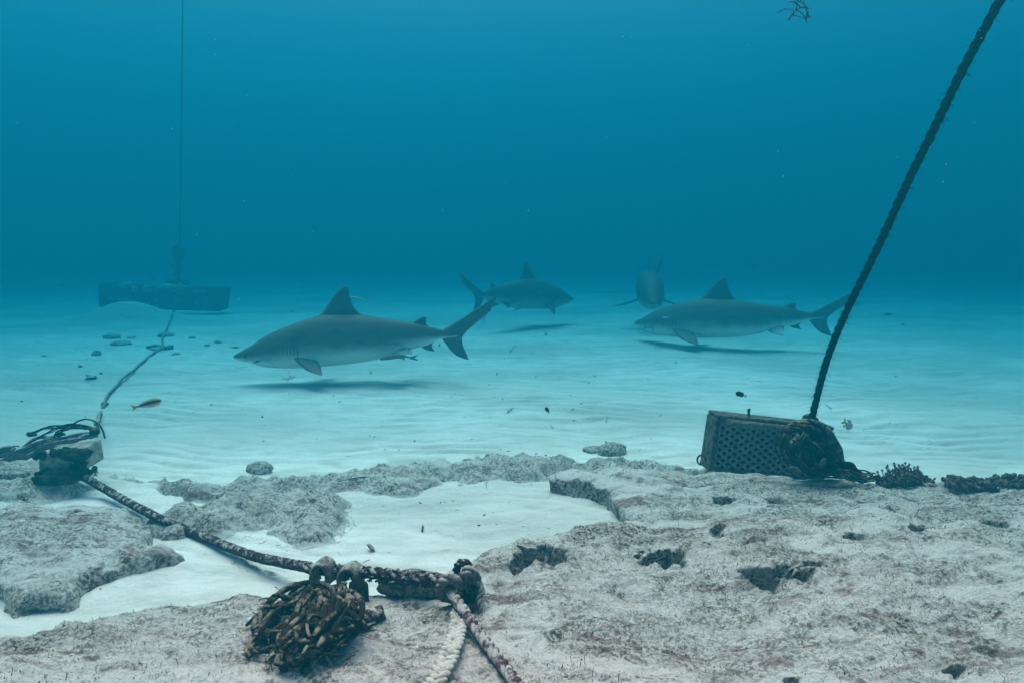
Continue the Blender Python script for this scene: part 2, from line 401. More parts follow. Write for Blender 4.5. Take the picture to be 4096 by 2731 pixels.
def ground(x, y):
    x = np.atleast_1d(np.asarray(x, float)); y = np.atleast_1d(np.asarray(y, float))
    g = sand_h(x, y)
    for r in ROCKS: g = np.maximum(g, r.eval(x, y)+sand_h(x, y)*.8)
    return g
def gz(x, y): return float(ground(x, y)[0])
def hit(px, py, up=0.0, lo=1.0, hi=30):
    d = ray(px, py); t = np.geomspace(lo, hi, 900)
    x = d[0]*t; y = d[1]*t; z = CZ+d[2]*t
    g = ground(x, y)+up; b = np.nonzero(z < g)[0]
    i = b[0] if len(b) else len(t)-1
    return Vector((x[i], y[i], g[i]))

# sand sheet
rows = [-45, -20, -8, -3, -.5, .6, 1.2]; y = 1.5
while y < 45: rows.append(y); y += max(.006, y*y*.00095)
rows.append(46)
s = np.concatenate([[-30, -8, -2.5], np.linspace(-1.25, 1.25, 620), [2.5, 8, 30]])
YY = np.array(rows)[:, None]*np.ones(len(s)); XX = s[None, :]*(np.abs(YY)*.62+.55); XX = np.clip(XX, -44, 44)
XX[:, 0] = -45; XX[:, -1] = 45; XX[:, 1] = np.minimum(XX[:, 1], -1)
ZZ = sand_h(XX, YY)
ZZ = ZZ*np.clip((46-np.abs(XX))/10, 0, 1)
idx = np.arange(XX.size).reshape(XX.shape)
Qd = np.stack([idx[:-1, :-1], idx[:-1, 1:], idx[1:, 1:], idx[1:, :-1]], -1).reshape(-1, 4)
o = np_mesh('sand', np.stack([XX.ravel(), YY.ravel(), ZZ.ravel()], -1), Qd, M_SAND, origin=False); tag(o, kind='structure')

# front ledge: fan grid
rows = []; y = .25
while y < 3.75: rows.append(y); y += max(.0055, .0028*y)
s = np.linspace(-1, 1, 1000)
YY = np.array(rows)[:, None]*np.ones(len(s)); XX = s[None, :]*(YY*1.0+.75)
o = ledge.mesh('reef_ledge', XX, YY); tag(o, kind='structure')
def grid_for(r, step):
    P = np.array(r.P); x0, y0 = P.min(0)-.12; x1, y1 = P.max(0)+.12
    x0 = max(x0, -4.2); x1 = min(x1, 4.2)
    return np.meshgrid(np.arange(x0, x1, step), np.arange(y0, y1, step))
for r, nm, st, lb in ((slab, 'reef_slab', .008, 'rounded turf-covered rock slab jutting over the sand pocket, right of centre'),
                  (rc, 'turf_rock', .010, 'low flat turf-covered rock along the far rim of the reef, centre'),
                  (rl, 'turf_rock', .010, 'long low turf rock strip behind the sand patch, left of centre'),
                  (rm, 'turf_rock', .008, 'lumpy speckled rock mound above the slanting rope, left of centre'),
                  (ru, 'turf_rock', .009, 'dark-speckled rock at the left edge below the tangled rope block'),
                  (rb, 'reef_boulder', .008, 'big pitted rock with dark undercut at the lower left edge'),
                  (rs, 'small_rock', .006, 'small dark-bottomed rock right under the slanting rope'),
                  (rt, 'small_rock', .006, 'narrow half-buried rock below the rope left of the rope tangle')):
    X, Y = grid_for(r, st); o = r.mesh(nm, X, Y); tag(o, lb, 'rock')

# boulders standing on the reef rim
def boulder(px, py, wpx, hpx, label, seed, Y=None, mat=None, squash=.8, name='boulder', group=None):
    p = hit(px, py); k = (p.y)/F; rx = wpx*.5*k; rz = hpx*k*.72
    mb = MB(); blob(mb, (0, 0, rz*.28), rx, rx*squash, rz, 16, .10, seed)
    o = mb.build(name, mat or M_ROCK); o.location = (p.x, p.y+rx*.5, p.z); tag(o, label, 'rock', group); return o
boulder(1030, 1893, 104, 46, 'rounded grey boulder on the reef rim, left of centre', 21)
boulder(2452, 1822, 118, 52, 'rounded grey boulder on the reef rim beside low turf, right of centre', 22)
boulder(2375, 1812, 90, 22, 'flat turf-covered stone leaning against the rounded right-hand boulder', 23)
boulder(40, 1912, 230, 48, 'dark rounded boulder at the far left edge beside the broken block', 24)
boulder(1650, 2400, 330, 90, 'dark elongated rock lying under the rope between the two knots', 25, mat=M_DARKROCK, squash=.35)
FS = 'dark stones scattered on the far sand at left'
for px, py, w_, h_, lb in ((440, 1355, 80, 28, 'arched dark stone on the far sand at left, largest of its cluster'), (472, 1382, 92, 24, 'flat dark stone just in front of the arched stone on the far sand'),
                         (382, 1422, 42, 32, 'wedge-shaped stone standing alone on the far left sand'), (655, 1348, 72, 26, 'dark stone beside the seabed rope, behind the curled debris'),
                         (620, 1402, 70, 16, 'flat dark stone touching the bend of the seabed rope'), (318, 1470, 22, 14, 'small square stone on the left sand above the weed clump'),
                         (520, 1354, 40, 12, 'tiny flat stone right of the arched stone'), (765, 1353, 36, 10, 'tiny flat stone right of the seabed rope'), (868, 1374, 34, 16, 'tiny dark stone left of the nearest shark snout'),
                         (826, 1386, 28, 13, 'tiny round stone left of the nearest shark snout'), (172, 1428, 24, 9, 'tiny stone on the sand near the left edge'), (3555, 1260, 34, 16, 'lone dark stone on the far sand right of the mooring rope'), (700, 1420, 40, 12, 'low stone right of the seabed rope bend')):
    boulder(px, py, w_*.85, h_*.75, lb, int(px), mat=M_STONE, name='stone', group=FS)

# ------------------------------------------------------------------ algal turf on the rocks (nobody could count it)
def turf():
    V = []; n = 0
    tri = []
    def scatter(r, N, xr, yr, hmul=1.0):
        x = NR.uniform(*xr, N); y = NR.uniform(*yr, N)
        z, d, t, gx, gy, pit = r.eval(x, y, True); z = z+sand_h(x, y)*.8
        dens = np.clip(.5+1.2*fbm(x*3+r.seed, y*4, 3), .04, 1)*np.clip(.5+1.3*fbm(x*13, y*16, 2), .05, 1)
        m = (d > .01) & (NR.rand(N) < dens) & (pit < .02)
        o = r.over*np.sin(pi*np.clip(t*1.15, 0, 1))
        x = (x+gx*o)[m]; y = (y+gy*o)[m]; z = z[m]-.002; k = len(x)
        h = NR.gamma(3, .0015, k)*hmul*np.where(NR.rand(k) < .12, 1.9, 1); a = NR.rand(k)*pi; wd = (.0008+.0012*NR.rand(k))*hmul
        lx = NR.normal(0, .4, k)*h; ly = NR.normal(0, .4, k)*h
        A = np.stack([x-np.cos(a)*wd, y-np.sin(a)*wd, z], -1); B = np.stack([x+np.cos(a)*wd, y+np.sin(a)*wd, z], -1)
        C = np.stack([x+lx+np.cos(a)*wd*.5, y+ly+np.sin(a)*wd*.5, z+h], -1); D = np.stack([x+lx-np.cos(a)*wd*.5, y+ly-np.sin(a)*wd*.5, z+h], -1)
        return np.stack([A, B, C, D], 1)
    out = [scatter(ledge, 210000, (-2.6, 3.0), (1.15, 3.5), .95), scatter(slab, 30000, (.0, 2.0), (2.6, 3.6)), scatter(rc, 30000, (-.8, 1.7), (3.2, 4.4), 1.3),
           scatter(rl, 20000, (-2.6, -.3), (3.2, 4.3), 1.2), scatter(rm, 16000, (-1.7, -.6), (2.7, 3.6), .8), scatter(ru, 8000, (-3.2, -1.9), (3, 4)), scatter(rb, 12000, (-2.4, -1.1), (2.0, 3.0), .7)]
    S = np.concatenate(out).reshape(-1, 3); Qn = np.arange(len(S)).reshape(-1, 4)
    k = NM('turf', 1, .05)
    c = k.mix(k.ramp(k.noise(90, 2, .5), [(.44, 0.0), (.56, 1.0)]), (.05, .045, .033), (.60, .59, .54))
    c = k.mix(k.ramp(k.noise(40, 2, .5), [(.58, 0.0), (.66, .8)]), c, (.14, .045, .045))
    k.col(c)
    o = np_mesh('algae_turf', S, Qn, k.m, origin=False); tag(o, 'short fuzzy algal turf covering the reef rocks', 'algae', kind='stuff')
turf()

#<<REST
# ------------------------------------------------------------------ sharks
SK = .001196
BODY = [(113, 670, 678, .006), (120, 660, 685, .024), (135, 650, 690, .040), (160, 636, 698, .056), (215, 604, 711, .078), (248, 588, 715, .088), (256, 584, 724, .091), (300, 552, 738, .105), (380, 502, 757, .132), (480, 455, 765, .158), (600, 408, 766, .180), (700, 374, 762, .192),
        (800, 350, 754, .198), (900, 345, 746, .196), (1000, 346, 736, .188), (1110, 350, 724, .172), (1200, 364, 708, .152), (1300, 380, 686, .130), (1400, 396, 652, .106), (1500, 408, 618, .084),
        (1600, 430, 594, .062), (1680, 450, 560, .046), (1740, 464, 538, .034), (1800, 486, 530, .026), (1850, 490, 520, .016), (1890, 492, 508, .004)]
def zp(x, z, y=0.0): return ((x-115)*SK, y, -(z-600)*SK)
def fin(mb, lead, trail, th, mat=0, vals=(.75, .75), m=8):
    """lens-section fin between a leading and a trailing edge; th = thickness per span station"""
    n = len(lead); V = []; A = []; Fc = []
    for s in range(n):
        a, b = Vector(lead[s]), Vector(trail[s]); ch = (b-a)
        a2 = Vector(lead[min(s+1, n-1)])+Vector(trail[min(s+1, n-1)])-Vector(lead[max(s-1, 0)])-Vector(trail[max(s-1, 0)])
        nn = ch.cross(a2); nn = nn.normalized() if nn.length > 1e-9 else Vector((0, 1, 0))
        if s and nn.dot(pn) < 0: nn = -nn
        pn = nn
        for k in range(2*m):
            u = k/m if k <= m else (2*m-k)/m; sg = 1 if k <= m else -1
            prof = (2.6*math.sqrt(max(u, 0))*(1-u)+.12*(1-u)) if 0 < u < 1 else 0
            V.append(a+ch*u+nn*sg*prof*th[s]*.5); A.append(vals[0] if sg > 0 else vals[1])
    for s in range(n-1):
        for k in range(2*m):
            Fc.append((s*2*m+k, s*2*m+(k+1) % (2*m), (s+1)*2*m+(k+1) % (2*m), (s+1)*2*m+k))
    Fc.append(tuple((n-1)*2*m+k for k in range(2*m)))
    mb.add(V, Fc, mat, A)
def interp(pts, n):
    P = resample([Vector((p[0], p[1] if len(p) > 2 else 0, p[-1])) for p in pts], 1e-9) if False else [Vector(p) for p in pts]
    L = [0]
    for i in range(1, len(P)): L.append(L[-1]+(P[i]-P[i-1]).length)
    out = []
    for j in range(n):
        t = L[-1]*j/(n-1); i = 0
        while i < len(P)-2 and L[i+1] < t: i += 1
        u = (t-L[i])/max(1e-9, L[i+1]-L[i]); out.append(P[i].lerp(P[i+1], u))
    return out
def surfy(x, z):
    xs = [b[0] for b in BODY]; top = float(np.interp(x, xs, [b[1] for b in BODY])); bot = float(np.interp(x, xs, [b[2] for b in BODY])); hw = float(np.interp(x, xs, [b[3] for b in BODY]))
    zc = top*.42+bot*.58; s_ = max(-1, min(1, (zc-z)/((zc-top) if z < zc else (bot-zc)))); ee = .88 if s_ > 0 else .70
    return hw*max(0, 1-(abs(s_)**(1/ee))**2)**.45
def shark_material(nm='shark_skin', t=1.0):
    k = NM(nm, .65, .25); v = k.attr()
    wob = k.math('ADD', v, k.math('MULTIPLY', k.math('SUBTRACT', k.noise(3.2, 4, .6, (1, 1, 2)), .5), .45))
    c = k.mix(k.ramp(k.math('ADD', k.math('MULTIPLY', wob, .5), .5), [(.28, 0.0), (.60, 1.0)]), (.78*t, .75*t, .70*t), (.165*t, .148*t, .132*t))
    c = k.mix(k.ramp(k.math('ADD', k.math('MULTIPLY', v, .5), .5), [(.60, 0.0), (.95, .55)]), c, (.085, .08, .077))
    c = k.mix(k.ramp(k.noise(9, 5, .6, (.5, 1, 1)), [(.52, 0.0), (.68, .55)]), c, (.07, .068, .065))
    c = k.mix(k.ramp(k.noise(4.5, 4, .65, (.6, 1, 1.4)), [(.56, 0.0), (.72, .4)]), c, (.30, .29, .28))
    c = k.mix(k.ramp(k.noise(26, 3, .6), [(.70, 0.0), (.76, .6)]), c, (.04, .04, .04))
    k.bump(k.noise(30, 4, .6), .2, .01); return k.col(c)
M_SHARK = shark_material(); M_SHARKD = shark_material('dark_shark_skin', .45)
M_SLIT = flat('gill_slit', (.075, .072, .07), .9, .1)
def shark(label, loc, rz, scale=1.0, slim=1.0, pitch=0.0, bend=lambda x: 0.0, tailbend=0.0, pect=(.34, -.12), group='bull sharks cruising over the sand', pectdn=1.0, skin=None):
    mb = MB(); NS = 26; V = []; A = []; Fc = []
    xs = [b[0] for b in BODY]; st = []
    for j in range(64):
        u = j/63; x = 113+(1890-113)*(u**1.25 if u < .5 else u**1.25); st.append(x)
    for x in st:
        top = float(np.interp(x, xs, [b[1] for b in BODY])); bot = float(np.interp(x, xs, [b[2] for b in BODY])); hw = float(np.interp(x, xs, [b[3] for b in BODY]))
        zc = (top*.42+bot*.58)
        for k in range(NS):
            a = 2*pi*k/NS; c, s_ = cos(a), sin(a)
            hh = (zc-top) if s_ > 0 else (bot-zc)
            e = .88 if s_ > 0 else .70
            V.append(zp(x, zc-hh*math.copysign(abs(s_)**e, s_), hw*math.copysign(abs(c)**.9, c))); A.append(s_)
    n = len(st)
    for i in range(n-1):
        for k in range(NS): Fc.append((i*NS+k, i*NS+(k+1) % NS, (i+1)*NS+(k+1) % NS, (i+1)*NS+k))
    Fc.append(tuple(range(NS))[::-1]); Fc.append(tuple((n-1)*NS+k for k in range(NS)))
    mb.add(V, Fc, 0, A)
    F3 = lambda L, y=0.0: [zp(a, b, y) for a, b in L]
    N = 10
    # first dorsal
    fin(mb, interp(F3([(745, 400), (790, 345), (830, 297), (870, 240), (910, 185), (945, 148), (985, 124)]), N), interp(F3([(1150, 400), (1105, 350), (1062, 310), (1032, 255), (1018, 200), (1014, 150), (1008, 128)]), N), [.06, .045, .034, .027, .022, .018, .015, .012, .01, .006])
    # second dorsal, anal, pelvic pair
    fin(mb, interp(F3([(1490, 430), (1530, 392), (1570, 372), (1612, 365)]), 6), interp(F3([(1620, 470), (1645, 449), (1612, 420), (1616, 370)]), 6), [.03, .022, .016, .012, .009, .005])
    fin(mb, interp(F3([(1545, 575), (1575, 605), (1610, 626), (1675, 637)]), 6), interp(F3([(1650, 545), (1682, 553), (1652, 590), (1674, 632)]), 6), [.03, .022, .016, .012, .009, .005])
    for sg in (-1, 1):
        fin(mb, interp([zp(1330, 620, sg*.05), zp(1370, 655, sg*.11), zp(1430, 676, sg*.16), zp(1468, 682, sg*.18)], 6), interp([zp(1480, 585, sg*.04), zp(1500, 606, sg*.09), zp(1475, 640, sg*.13), zp(1470, 680, sg*.18)], 6), [.035, .024, .018, .013, .01, .005], vals=(.3, -.7))
        # pectorals
        ln, dn = pect; b0 = .15
        fin(mb, interp([zp(585, 655, sg*b0), zp(640, 695, sg*(b0+ln*.25)), zp(730, 735+30*pectdn, sg*(b0+ln*.62)), zp(850, 735+70*pectdn, sg*(b0+ln))], N),
            interp([zp(770, 680, sg*b0), zp(800, 698, sg*(b0+ln*.22)), zp(835, 715+30*pectdn, sg*(b0+ln*.58)), zp(862, 737+72*pectdn, sg*(b0+ln))], N), [.045, .034, .028, .024, .02, .017, .014, .011, .008, .005], vals=(.5, .1))
        # gill slits, eye, mouth, nostril
        for g in range(5):
            x = 528+g*27; z0 = 560+g*4
            pts = []
            for q in range(7):
                z = z0+q*13; top = float(np.interp(x, xs, [b[1] for b in BODY])); bot = float(np.interp(x, xs, [b[2] for b in BODY])); hw = float(np.interp(x, xs, [b[3] for b in BODY]))
                zc = top*.42+bot*.58; s_ = max(-1, min(1, (zc-z)/((zc-top) if z < zc else (bot-zc)))); ee = .88 if s_ > 0 else .70
                s0 = abs(s_)**(1/ee); y = hw*max(0, 1-s0*s0)**.45
                pts.append(zp(x+4*sin(q/6*pi), z, sg*(y+.0005)))
            tube(mb, pts, .0030, 5, mat=1)
    # caudal fin: upper and lower lobe
    fin(mb, interp(F3([(1700, 470), (1752, 462), (1860, 395), (2000, 306), (2100, 240), (2150, 203), (2176, 196)]), 14), interp(F3([(1810, 560), (1890, 535), (1925, 480), (2000, 415), (2085, 345), (2128, 308), (2120, 280), (2178, 205)]), 14), [.05, .045, .038, .032, .027, .024, .021, .018, .016, .014, .012, .01, .008, .005])
    fin(mb, interp(F3([(1705, 535), (1745, 545), (1790, 612), (1845, 665), (1900, 688), (1946, 699)]), 10), interp(F3([(1840, 480), (1898, 520), (1896, 560), (1905, 600), (1928, 650), (1947, 697)]), 10), [.05, .042, .034, .028, .023, .019, .016, .012, .009, .005])
    # bend the swimming body
    cz = .0
    gx = np.linspace(0, 2.6, 261); gb = np.array([bend(q/2.12) for q in gx]); sl = np.clip(np.gradient(gb, gx), -.93, .93)
    cs = np.sqrt(1-sl**2); gX = np.concatenate([[0], np.cumsum((cs[1:]+cs[:-1])/2*.01)]); gY = gb[0]+np.concatenate([[0], np.cumsum((sl[1:]+sl[:-1])/2*.01)])
    def mp(x, y, z):
        xx = max(0, x); X = float(np.interp(xx, gx, gX))+(x-xx); Y = float(np.interp(xx, gx, gY)); a = float(np.interp(xx, gx, sl)); c = math.sqrt(1-a*a)
        return Vector((X-a*y, Y+c*y, z))
    for i, v in enumerate(mb.v): mb.v[i] = tuple(mp(*v))
    root = empty('shark', loc, rz); root.rotation_euler = (0, pitch, rz); root.scale = (scale, scale, scale*slim)
    tag(root, label, 'shark', group)
    # centre the body on its own origin
    sh = mp(.95, 0, 0); sh.z = 0; mb.v = [(v[0]-sh.x, v[1]-sh.y, v[2]) for v in mb.v]
    mb.build('body', [skin or M_SHARK, M_SLIT], root)
    for sg in (-1, 1):
        e = MB(); x = 225; hw = .074; blob(e, mp(zp(x, 655)[0], sg*(hw+.002), zp(x, 655)[2])-sh, .014, .008, .013, 6, 0); e.build('eye', M_BLACK, root)
    mo = MB(); pts = []
    for q in range(-8, 9):
        a = q/8; x = 252+88*abs(a)**1.6; hw = float(np.interp(x, xs, [b[3] for b in BODY]))
        zz = 716-26*abs(a)**1.5+4*(1-abs(a)); pts.append(mp(zp(x, zz)[0], math.copysign(surfy(x, zz), a)*min(1, abs(a)*1.6), zp(x, zz)[2])-sh)
    tube(mo, pts, .0065, 6); mo.build('mouth', M_BLACK, root)
    return root
# placing: snout-left profile at rz=0 (x runs from snout to tail)
def put(px, py, Y): return aty(px, py, Y)
# origin of the shark = 0.95 m behind the snout at zoom height 600 of the sketch
k1 = 6.3
shark('large grey bull shark nearest the camera, swimming left with its pale belly low over sand', aty(1348, 1386, 6.35), 0, 1.0, 1.0, 0, bend=lambda u: .05*sin(u*3.6-.6)-.02, pect=(.25, -.1), pectdn=.42)
# second: right, swimming left
shark('bull shark at right behind the mooring rope, swimming left just above its shadow', aty(2850, 1294, 8.6), radians(1), 1.20, .86, radians(1), bend=lambda u: 1.6*max(0, .58-u)**1.5-.05*max(0, u-.55), pect=(.25, -.12), pectdn=.7)
# third: swimming right, a little towards the camera
shark('dark bull shark swimming right with its raised tail behind the nearest shark tail', aty(2120, 1192, 11.0), radians(180+38), 1.03, 1.0, radians(1.5), bend=lambda u: .16*(u**2.2)*1.3-.03, pect=(.32, -.1), pectdn=.9, skin=M_SHARKD)
# fourth: head-on
shark('faint bull shark coming head-on with both side fins spread, farthest of the four', aty(2597, 1168, 11.2), radians(83), 1.12, 1.0, radians(-1), bend=lambda u: -.9*max(0, u-.58)**1.9, pect=(.40, -.05), pectdn=.55, skin=M_SHARKD)

# ------------------------------------------------------------------ small fish
def fish(name, label, cat, loc, heading, length, height, width, mats, tilt=0, fork=.5, group=None, dorsal=.25, roll=0, bodyend=.8):
    """heading: angle in the picture plane of the nose direction about Y (0 = right), yaw for depth"""
    root = empty(name, loc); tag(root, label, cat, group)
    yaw, pit = heading
    root.rotation_euler = (roll, -pit, yaw)
    mb = MB(); V = []; A = []; Fc = []; n = 16; NS = 12
    for i in range(n+1):
        u = i/n; x = .5-u*bodyend; r = (math.sin(pi*min(1, u*1.02)**.72)**.8)*(1-u*.25)+.0
        r = max(r, .16*(u > .6)) if u > .5 else r
        r = max(r, .02)
        for k in range(NS):
            a = 2*pi*k/NS; V.append((x*length, cos(a)*r*width*.5, sin(a)*r*height*.5)); A.append(sin(a))
    for i in range(n):
        for k in range(NS): Fc.append((i*NS+k, (i+1)*NS+k, (i+1)*NS+(k+1) % NS, i*NS+(k+1) % NS))
    Fc.append(tuple(range(NS))); Fc.append(tuple(n*NS+k for k in range(NS))[::-1])
    mb.add(V, Fc, 0, A)
    xb = (.5-bodyend)*length
    mb.build('body', mats[0], root)
    t = MB()
    fin(t, [(xb+.06*length, 0, height*.06), (xb-.08*length, 0, height*.28), (-.5*length, 0, height*.38)], [(xb+.04*length, 0, 0), (xb-.08*length, 0, 0), (-.5*length+.2*length*(1-fork)*.6, 0, height*.12)], [.06*width]*3)
    fin(t, [(xb+.06*length, 0, -height*.06), (xb-.08*length, 0, -height*.28), (-.5*length, 0, -height*.38)], [(xb+.04*length, 0, 0), (xb-.08*length, 0, 0), (-.5*length+.2*length*(1-fork)*.6, 0, -height*.12)], [.06*width]*3)
    t.build('tail_fin', mats[1], root)
    if dorsal:
        d = MB()
        fin(d, [(.22*length, 0, height*.36), (.12*length, 0, height*(.46+dorsal*.4)), (-.05*length, 0, height*(.42+dorsal*.4))], [(-.2*length, 0, height*.22), (-.2*length, 0, height*(.3+dorsal*.25)), (-.2*length, 0, height*(.32+dorsal*.25))], [.08*width]*3)
        fin(d, [(.02*length, 0, -height*.36), (-.05*length, 0, -height*(.42+dorsal*.3)), (-.12*length, 0, -height*(.4+dorsal*.3))], [(-.22*length, 0, -height*.2), (-.22*length, 0, -height*(.28+dorsal*.2)), (-.22*length, 0, -height*(.3+dorsal*.2))], [.08*width]*3)
        d.build('fins', mats[2] if len(mats) > 2 else mats[0], root)
    return root
def wrasse_mat():
    k = NM('striped_fish', .5, .4); v = k.attr()
    h = k.math('ADD', k.math('MULTIPLY', v, .5), .5)
    c = k.ramp(h, [(.1, (.62, .58, .45)), (.36, (.40, .36, .28)), (.48, (.03, .045, .045)), (.66, (.05, .06, .05)), (.8, (.30, .28, .2))]); return k.col(c)
M_OR = flat('orange_tail', (.75, .36, .10)); M_YEL = flat('yellow_tail', (.85, .52, .05)); M_SILV = flat('silvery_skin', (.40, .44, .44), .4, .5)
M_PALEF = flat('pale_translucent_fin', (.55, .55, .5)); M_TEAL = flat('teal_skin', (.02, .16, .20), .4, .5); M_NAVY = flat('navy_skin', (.012, .03, .055), .5, .4)
M_GR = flat('grey_skin', (.16, .17, .17), .5, .3); M_PY = flat('pale_body', (.62, .68, .68), .5, .4)
a_ = aty(647, 1600, 3.1); b_ = aty(524, 1632, 3.1)
fish('reef_fish', 'slender brown-striped fish with an orange tail hovering beside the seabed rope', 'fish', (a_+b_)/2, (0, math.atan2(a_.z-b_.z, a_.x-b_.x)), (a_-b_).length, .046, .028, [wrasse_mat(), M_OR, M_GR], dorsal=0, bodyend=.86)
a_ = aty(2942, 1570, 3.4); b_ = aty(2988, 1584, 3.4)
fish('damselfish', 'small black fish with a pale tail hovering above the iron grate', 'fish', (a_+b_)/2, (pi, -math.atan2(a_.z-b_.z, b_.x-a_.x)*-1), (a_-b_).length, .028, .014, [M_BLACK, M_PALEF], dorsal=.1)
a_ = aty(3408, 1712, 3.6); b_ = aty(3370, 1680, 3.6)
fish('butterflyfish', 'pale fish with a bright yellow tail beside the top of the iron grate', 'fish', (a_+b_)/2, (.15, math.atan2(a_.z-b_.z, a_.x-b_.x)), (a_-b_).length*1.05, .05, .012, [M_PY, M_YEL, M_PY], dorsal=.3, bodyend=.75)
fish('damselfish', 'small dark fish with a pale tail pointing nose-up over the sand, right of centre', 'fish', aty(2190, 1640, 3.9), (pi, 1.0), .045, .022, .012, [M_BLACK, M_PALEF], dorsal=.1)
fish('reef_fish', 'dark blue fish upright at the rope end beside the broken block', 'fish', aty(379, 1883, 3.25), (.4, pi/2), .058, .03, .016, [M_NAVY, M_NAVY], dorsal=.2)
fish('reef_fish', 'tiny teal fish tucked into the white rope knot in the foreground', 'fish', aty(1888, 2372, 2.02), (.3, -pi/2+.1), .046, .020, .012, [M_TEAL, M_TEAL], dorsal=.2)
fish('reef_fish', 'faint ghostly fish just ahead of the nearest shark snout', 'fish', aty(938, 1390, 7.5), (0, 0), .10, .024, .02, [M_GR, M_GR], dorsal=.1)
fish('reef_fish', 'tiny black fish over the left sand above the weed clump', 'fish', aty(405, 1493, 4.2), (pi, 0), .026, .012, .009, [M_BLACK, M_BLACK], dorsal=.1)
fish('reef_fish', 'tiny black fish hovering on the right beyond the mooring rope', 'fish', aty(3610, 1297, 5.0), (0, 0), .022, .013, .009, [M_BLACK, M_BLACK], dorsal=.1)
# remoras
def remora(label, a, b, r, mat, name='remora', sag=.0):
    a, b = Vector(a), Vector(b); root = empty(name, (a+b)/2); tag(root, label, 'fish')
    mb = MB(); c = (a+b)/2; P = [a.lerp(b, i/14)-c+Vector((0, 0, sag*sin(pi*i/14))) for i in range(15)]
    tube(mb, P, r, 8, rf=lambda u: max(.12, (math.sin(pi*min(1, u*1.15+.08))**.7 if u < .8 else .3*(1-u)+.14)))
    mb.build('body', mat, root)
    t = MB(); d = (b-a).normalized()*r
    e = b-c
    fin(t, [e-d*3+Vector((0, 0, r*.1)), e+d*.5+Vector((0, 0, r*1.1))], [e-d*1, e+d*1.2+Vector((0, 0, r*.8))], [r*.3, r*.2]); fin(t, [e-d*3-Vector((0, 0, r*.1)), e+d*.5-Vector((0, 0, r*1.1))], [e-d*1, e+d*1.2-Vector((0, 0, r*.8))], [r*.3, r*.2])
    t.build('tail_fin', mat, root); return root
remora('grey remora clinging beneath the hind belly of the nearest shark', aty(1520, 1436, 6.15), aty(1662, 1430, 6.2), .024, M_GR, sag=.02)
remora('thin silvery fish streaking behind the tall back fin of the nearest shark', aty(1392, 1186, 6.5), aty(1488, 1205, 6.6), .010, M_SILV, name='slender_fish')
remora('tiny white fish glinting on the head of the right-hand shark', aty(2650, 1270, 8.05), aty(2674, 1270, 8.05), .008, M_PY, name='tiny_fish')

# ------------------------------------------------------------------ thick mooring rope, its knot and the iron grate
def along(pl): return [aty(px, py, Y) for px, py, Y in pl]
CY = 3.45
base = along([(3238, 1720, 3.36), (3243, 1677, 3.35), (3309, 1445, 3.22), (3405, 1202, 3.08), (3553, 906, 2.92), (3692, 601, 2.76), (3831, 313, 2.62), (4005, 0, 2.48)])
d = (base[-1]-base[-3]).normalized(); base += [base[-1]+d*.6, base[-1]+d*2.6, base[-1]+d*3.4]
root = empty('mooring_rope', base[0]); tag(root, 'thick black twisted mooring rope rising from the grate to the upper right corner', 'rope')
O = base[0]
def rel(P, o=O): return [Vector(p)-o for p in P]
mb = MB(); rope(mb, rel(base), .0172, 3, .125, 8, wob=.003, seed=3)
P = resample(rel(base[:9]), .01)
for i in range(420):        # loose fibres
    p = R.choice(P); a = R.random()*6.28; dv = Vector((cos(a), sin(a)*.6, R.uniform(-.9, .3))); q = p+dv.normalized()*.016
    tube(mb, [q, q+dv*R.uniform(.006, .016), q+dv*R.uniform(.016, .022)+Vector((0, 0, R.uniform(-.01, .006)))], .0007, 3, at=.9)
mb.build('rope_line', M_ROPED, root)
mb = MB()
kp = along([(3238, 1700, 3.30), (3205, 1690, 3.24), (3150, 1715, 3.20), (3128, 1760, 3.20), (3150, 1810, 3.2)])
rope(mb, rel(kp), .019, 3, .10, 7, seed=4)
kp = along([(3300, 1790, 3.3), (3290, 1725, 3.2), (3250, 1688, 3.19), (3205, 1700, 3.2), (3215, 1735, 3.22), (3275, 1730, 3.2), (3290, 1700, 3.25)])
rope(mb, rel(kp), .018, 3, .10, 7, seed=5)
kp = along([(3130, 1740, 3.22), (3180, 1712, 3.16), (3240, 1712, 3.15), (3285, 1740, 3.2), (3300, 1775, 3.24)])
rope(mb, rel(kp), .017, 3, .10, 7, seed=6)
kp = along([(3255, 1672, 3.38), (3225, 1668, 3.30), (3222, 1700, 3.22), (3255, 1708, 3.25), (3262, 1675, 3.36)])
rope(mb, rel(kp), .016, 3, .09, 7, seed=8)
mb.build('knot', M_FRAY, root)

# grate
g0 = aty(2838, 1850, CY); g1 = aty(2868, 1655, CY); g2 = aty(3300, 1702, CY+.05)
ux = (g2-g1).normalized(); uy = Vector((.03, 1, -.05)); uy = (uy-ux*uy.dot(ux)).normalized(); uz = ux.cross(uy)
if uz.z < 0: uz = -uz
M = Matrix(((ux.x, uy.x, uz.x, g1.x), (ux.y, uy.y, uz.y, g1.y), (ux.z, uy.z, uz.z, g1.z), (0, 0, 0, 1)))
root = empty('iron_grate', M @ Vector((.3, .08, -.29))); tag(root, 'dark algae-fouled iron grate block with a honeycomb front, tilted on the reef rim', 'mooring weight')
Mi = Matrix.Translation(-(M @ Vector((.3, .08, -.29)))) @ M
GW, GH, GD = .64, .30, .12
mb = MB()
box(mb, Mi, .0, GW, -.012, GD, -.018, 0); box(mb, Mi, -.004, .020, -.014, GD+.002, -GH, -.020); box(mb, Mi, .03, GW, -.010, GD-.002, -GH, -GH+.02); box(mb, Mi, GW-.03, GW+.002, -.013, GD-.003, -GH+.022, -.030)
o = mb.build('frame', M_CRATE, root, smooth=False); bv = o.modifiers.new('bevel', 'BEVEL'); bv.width = .006; bv.segments = 2
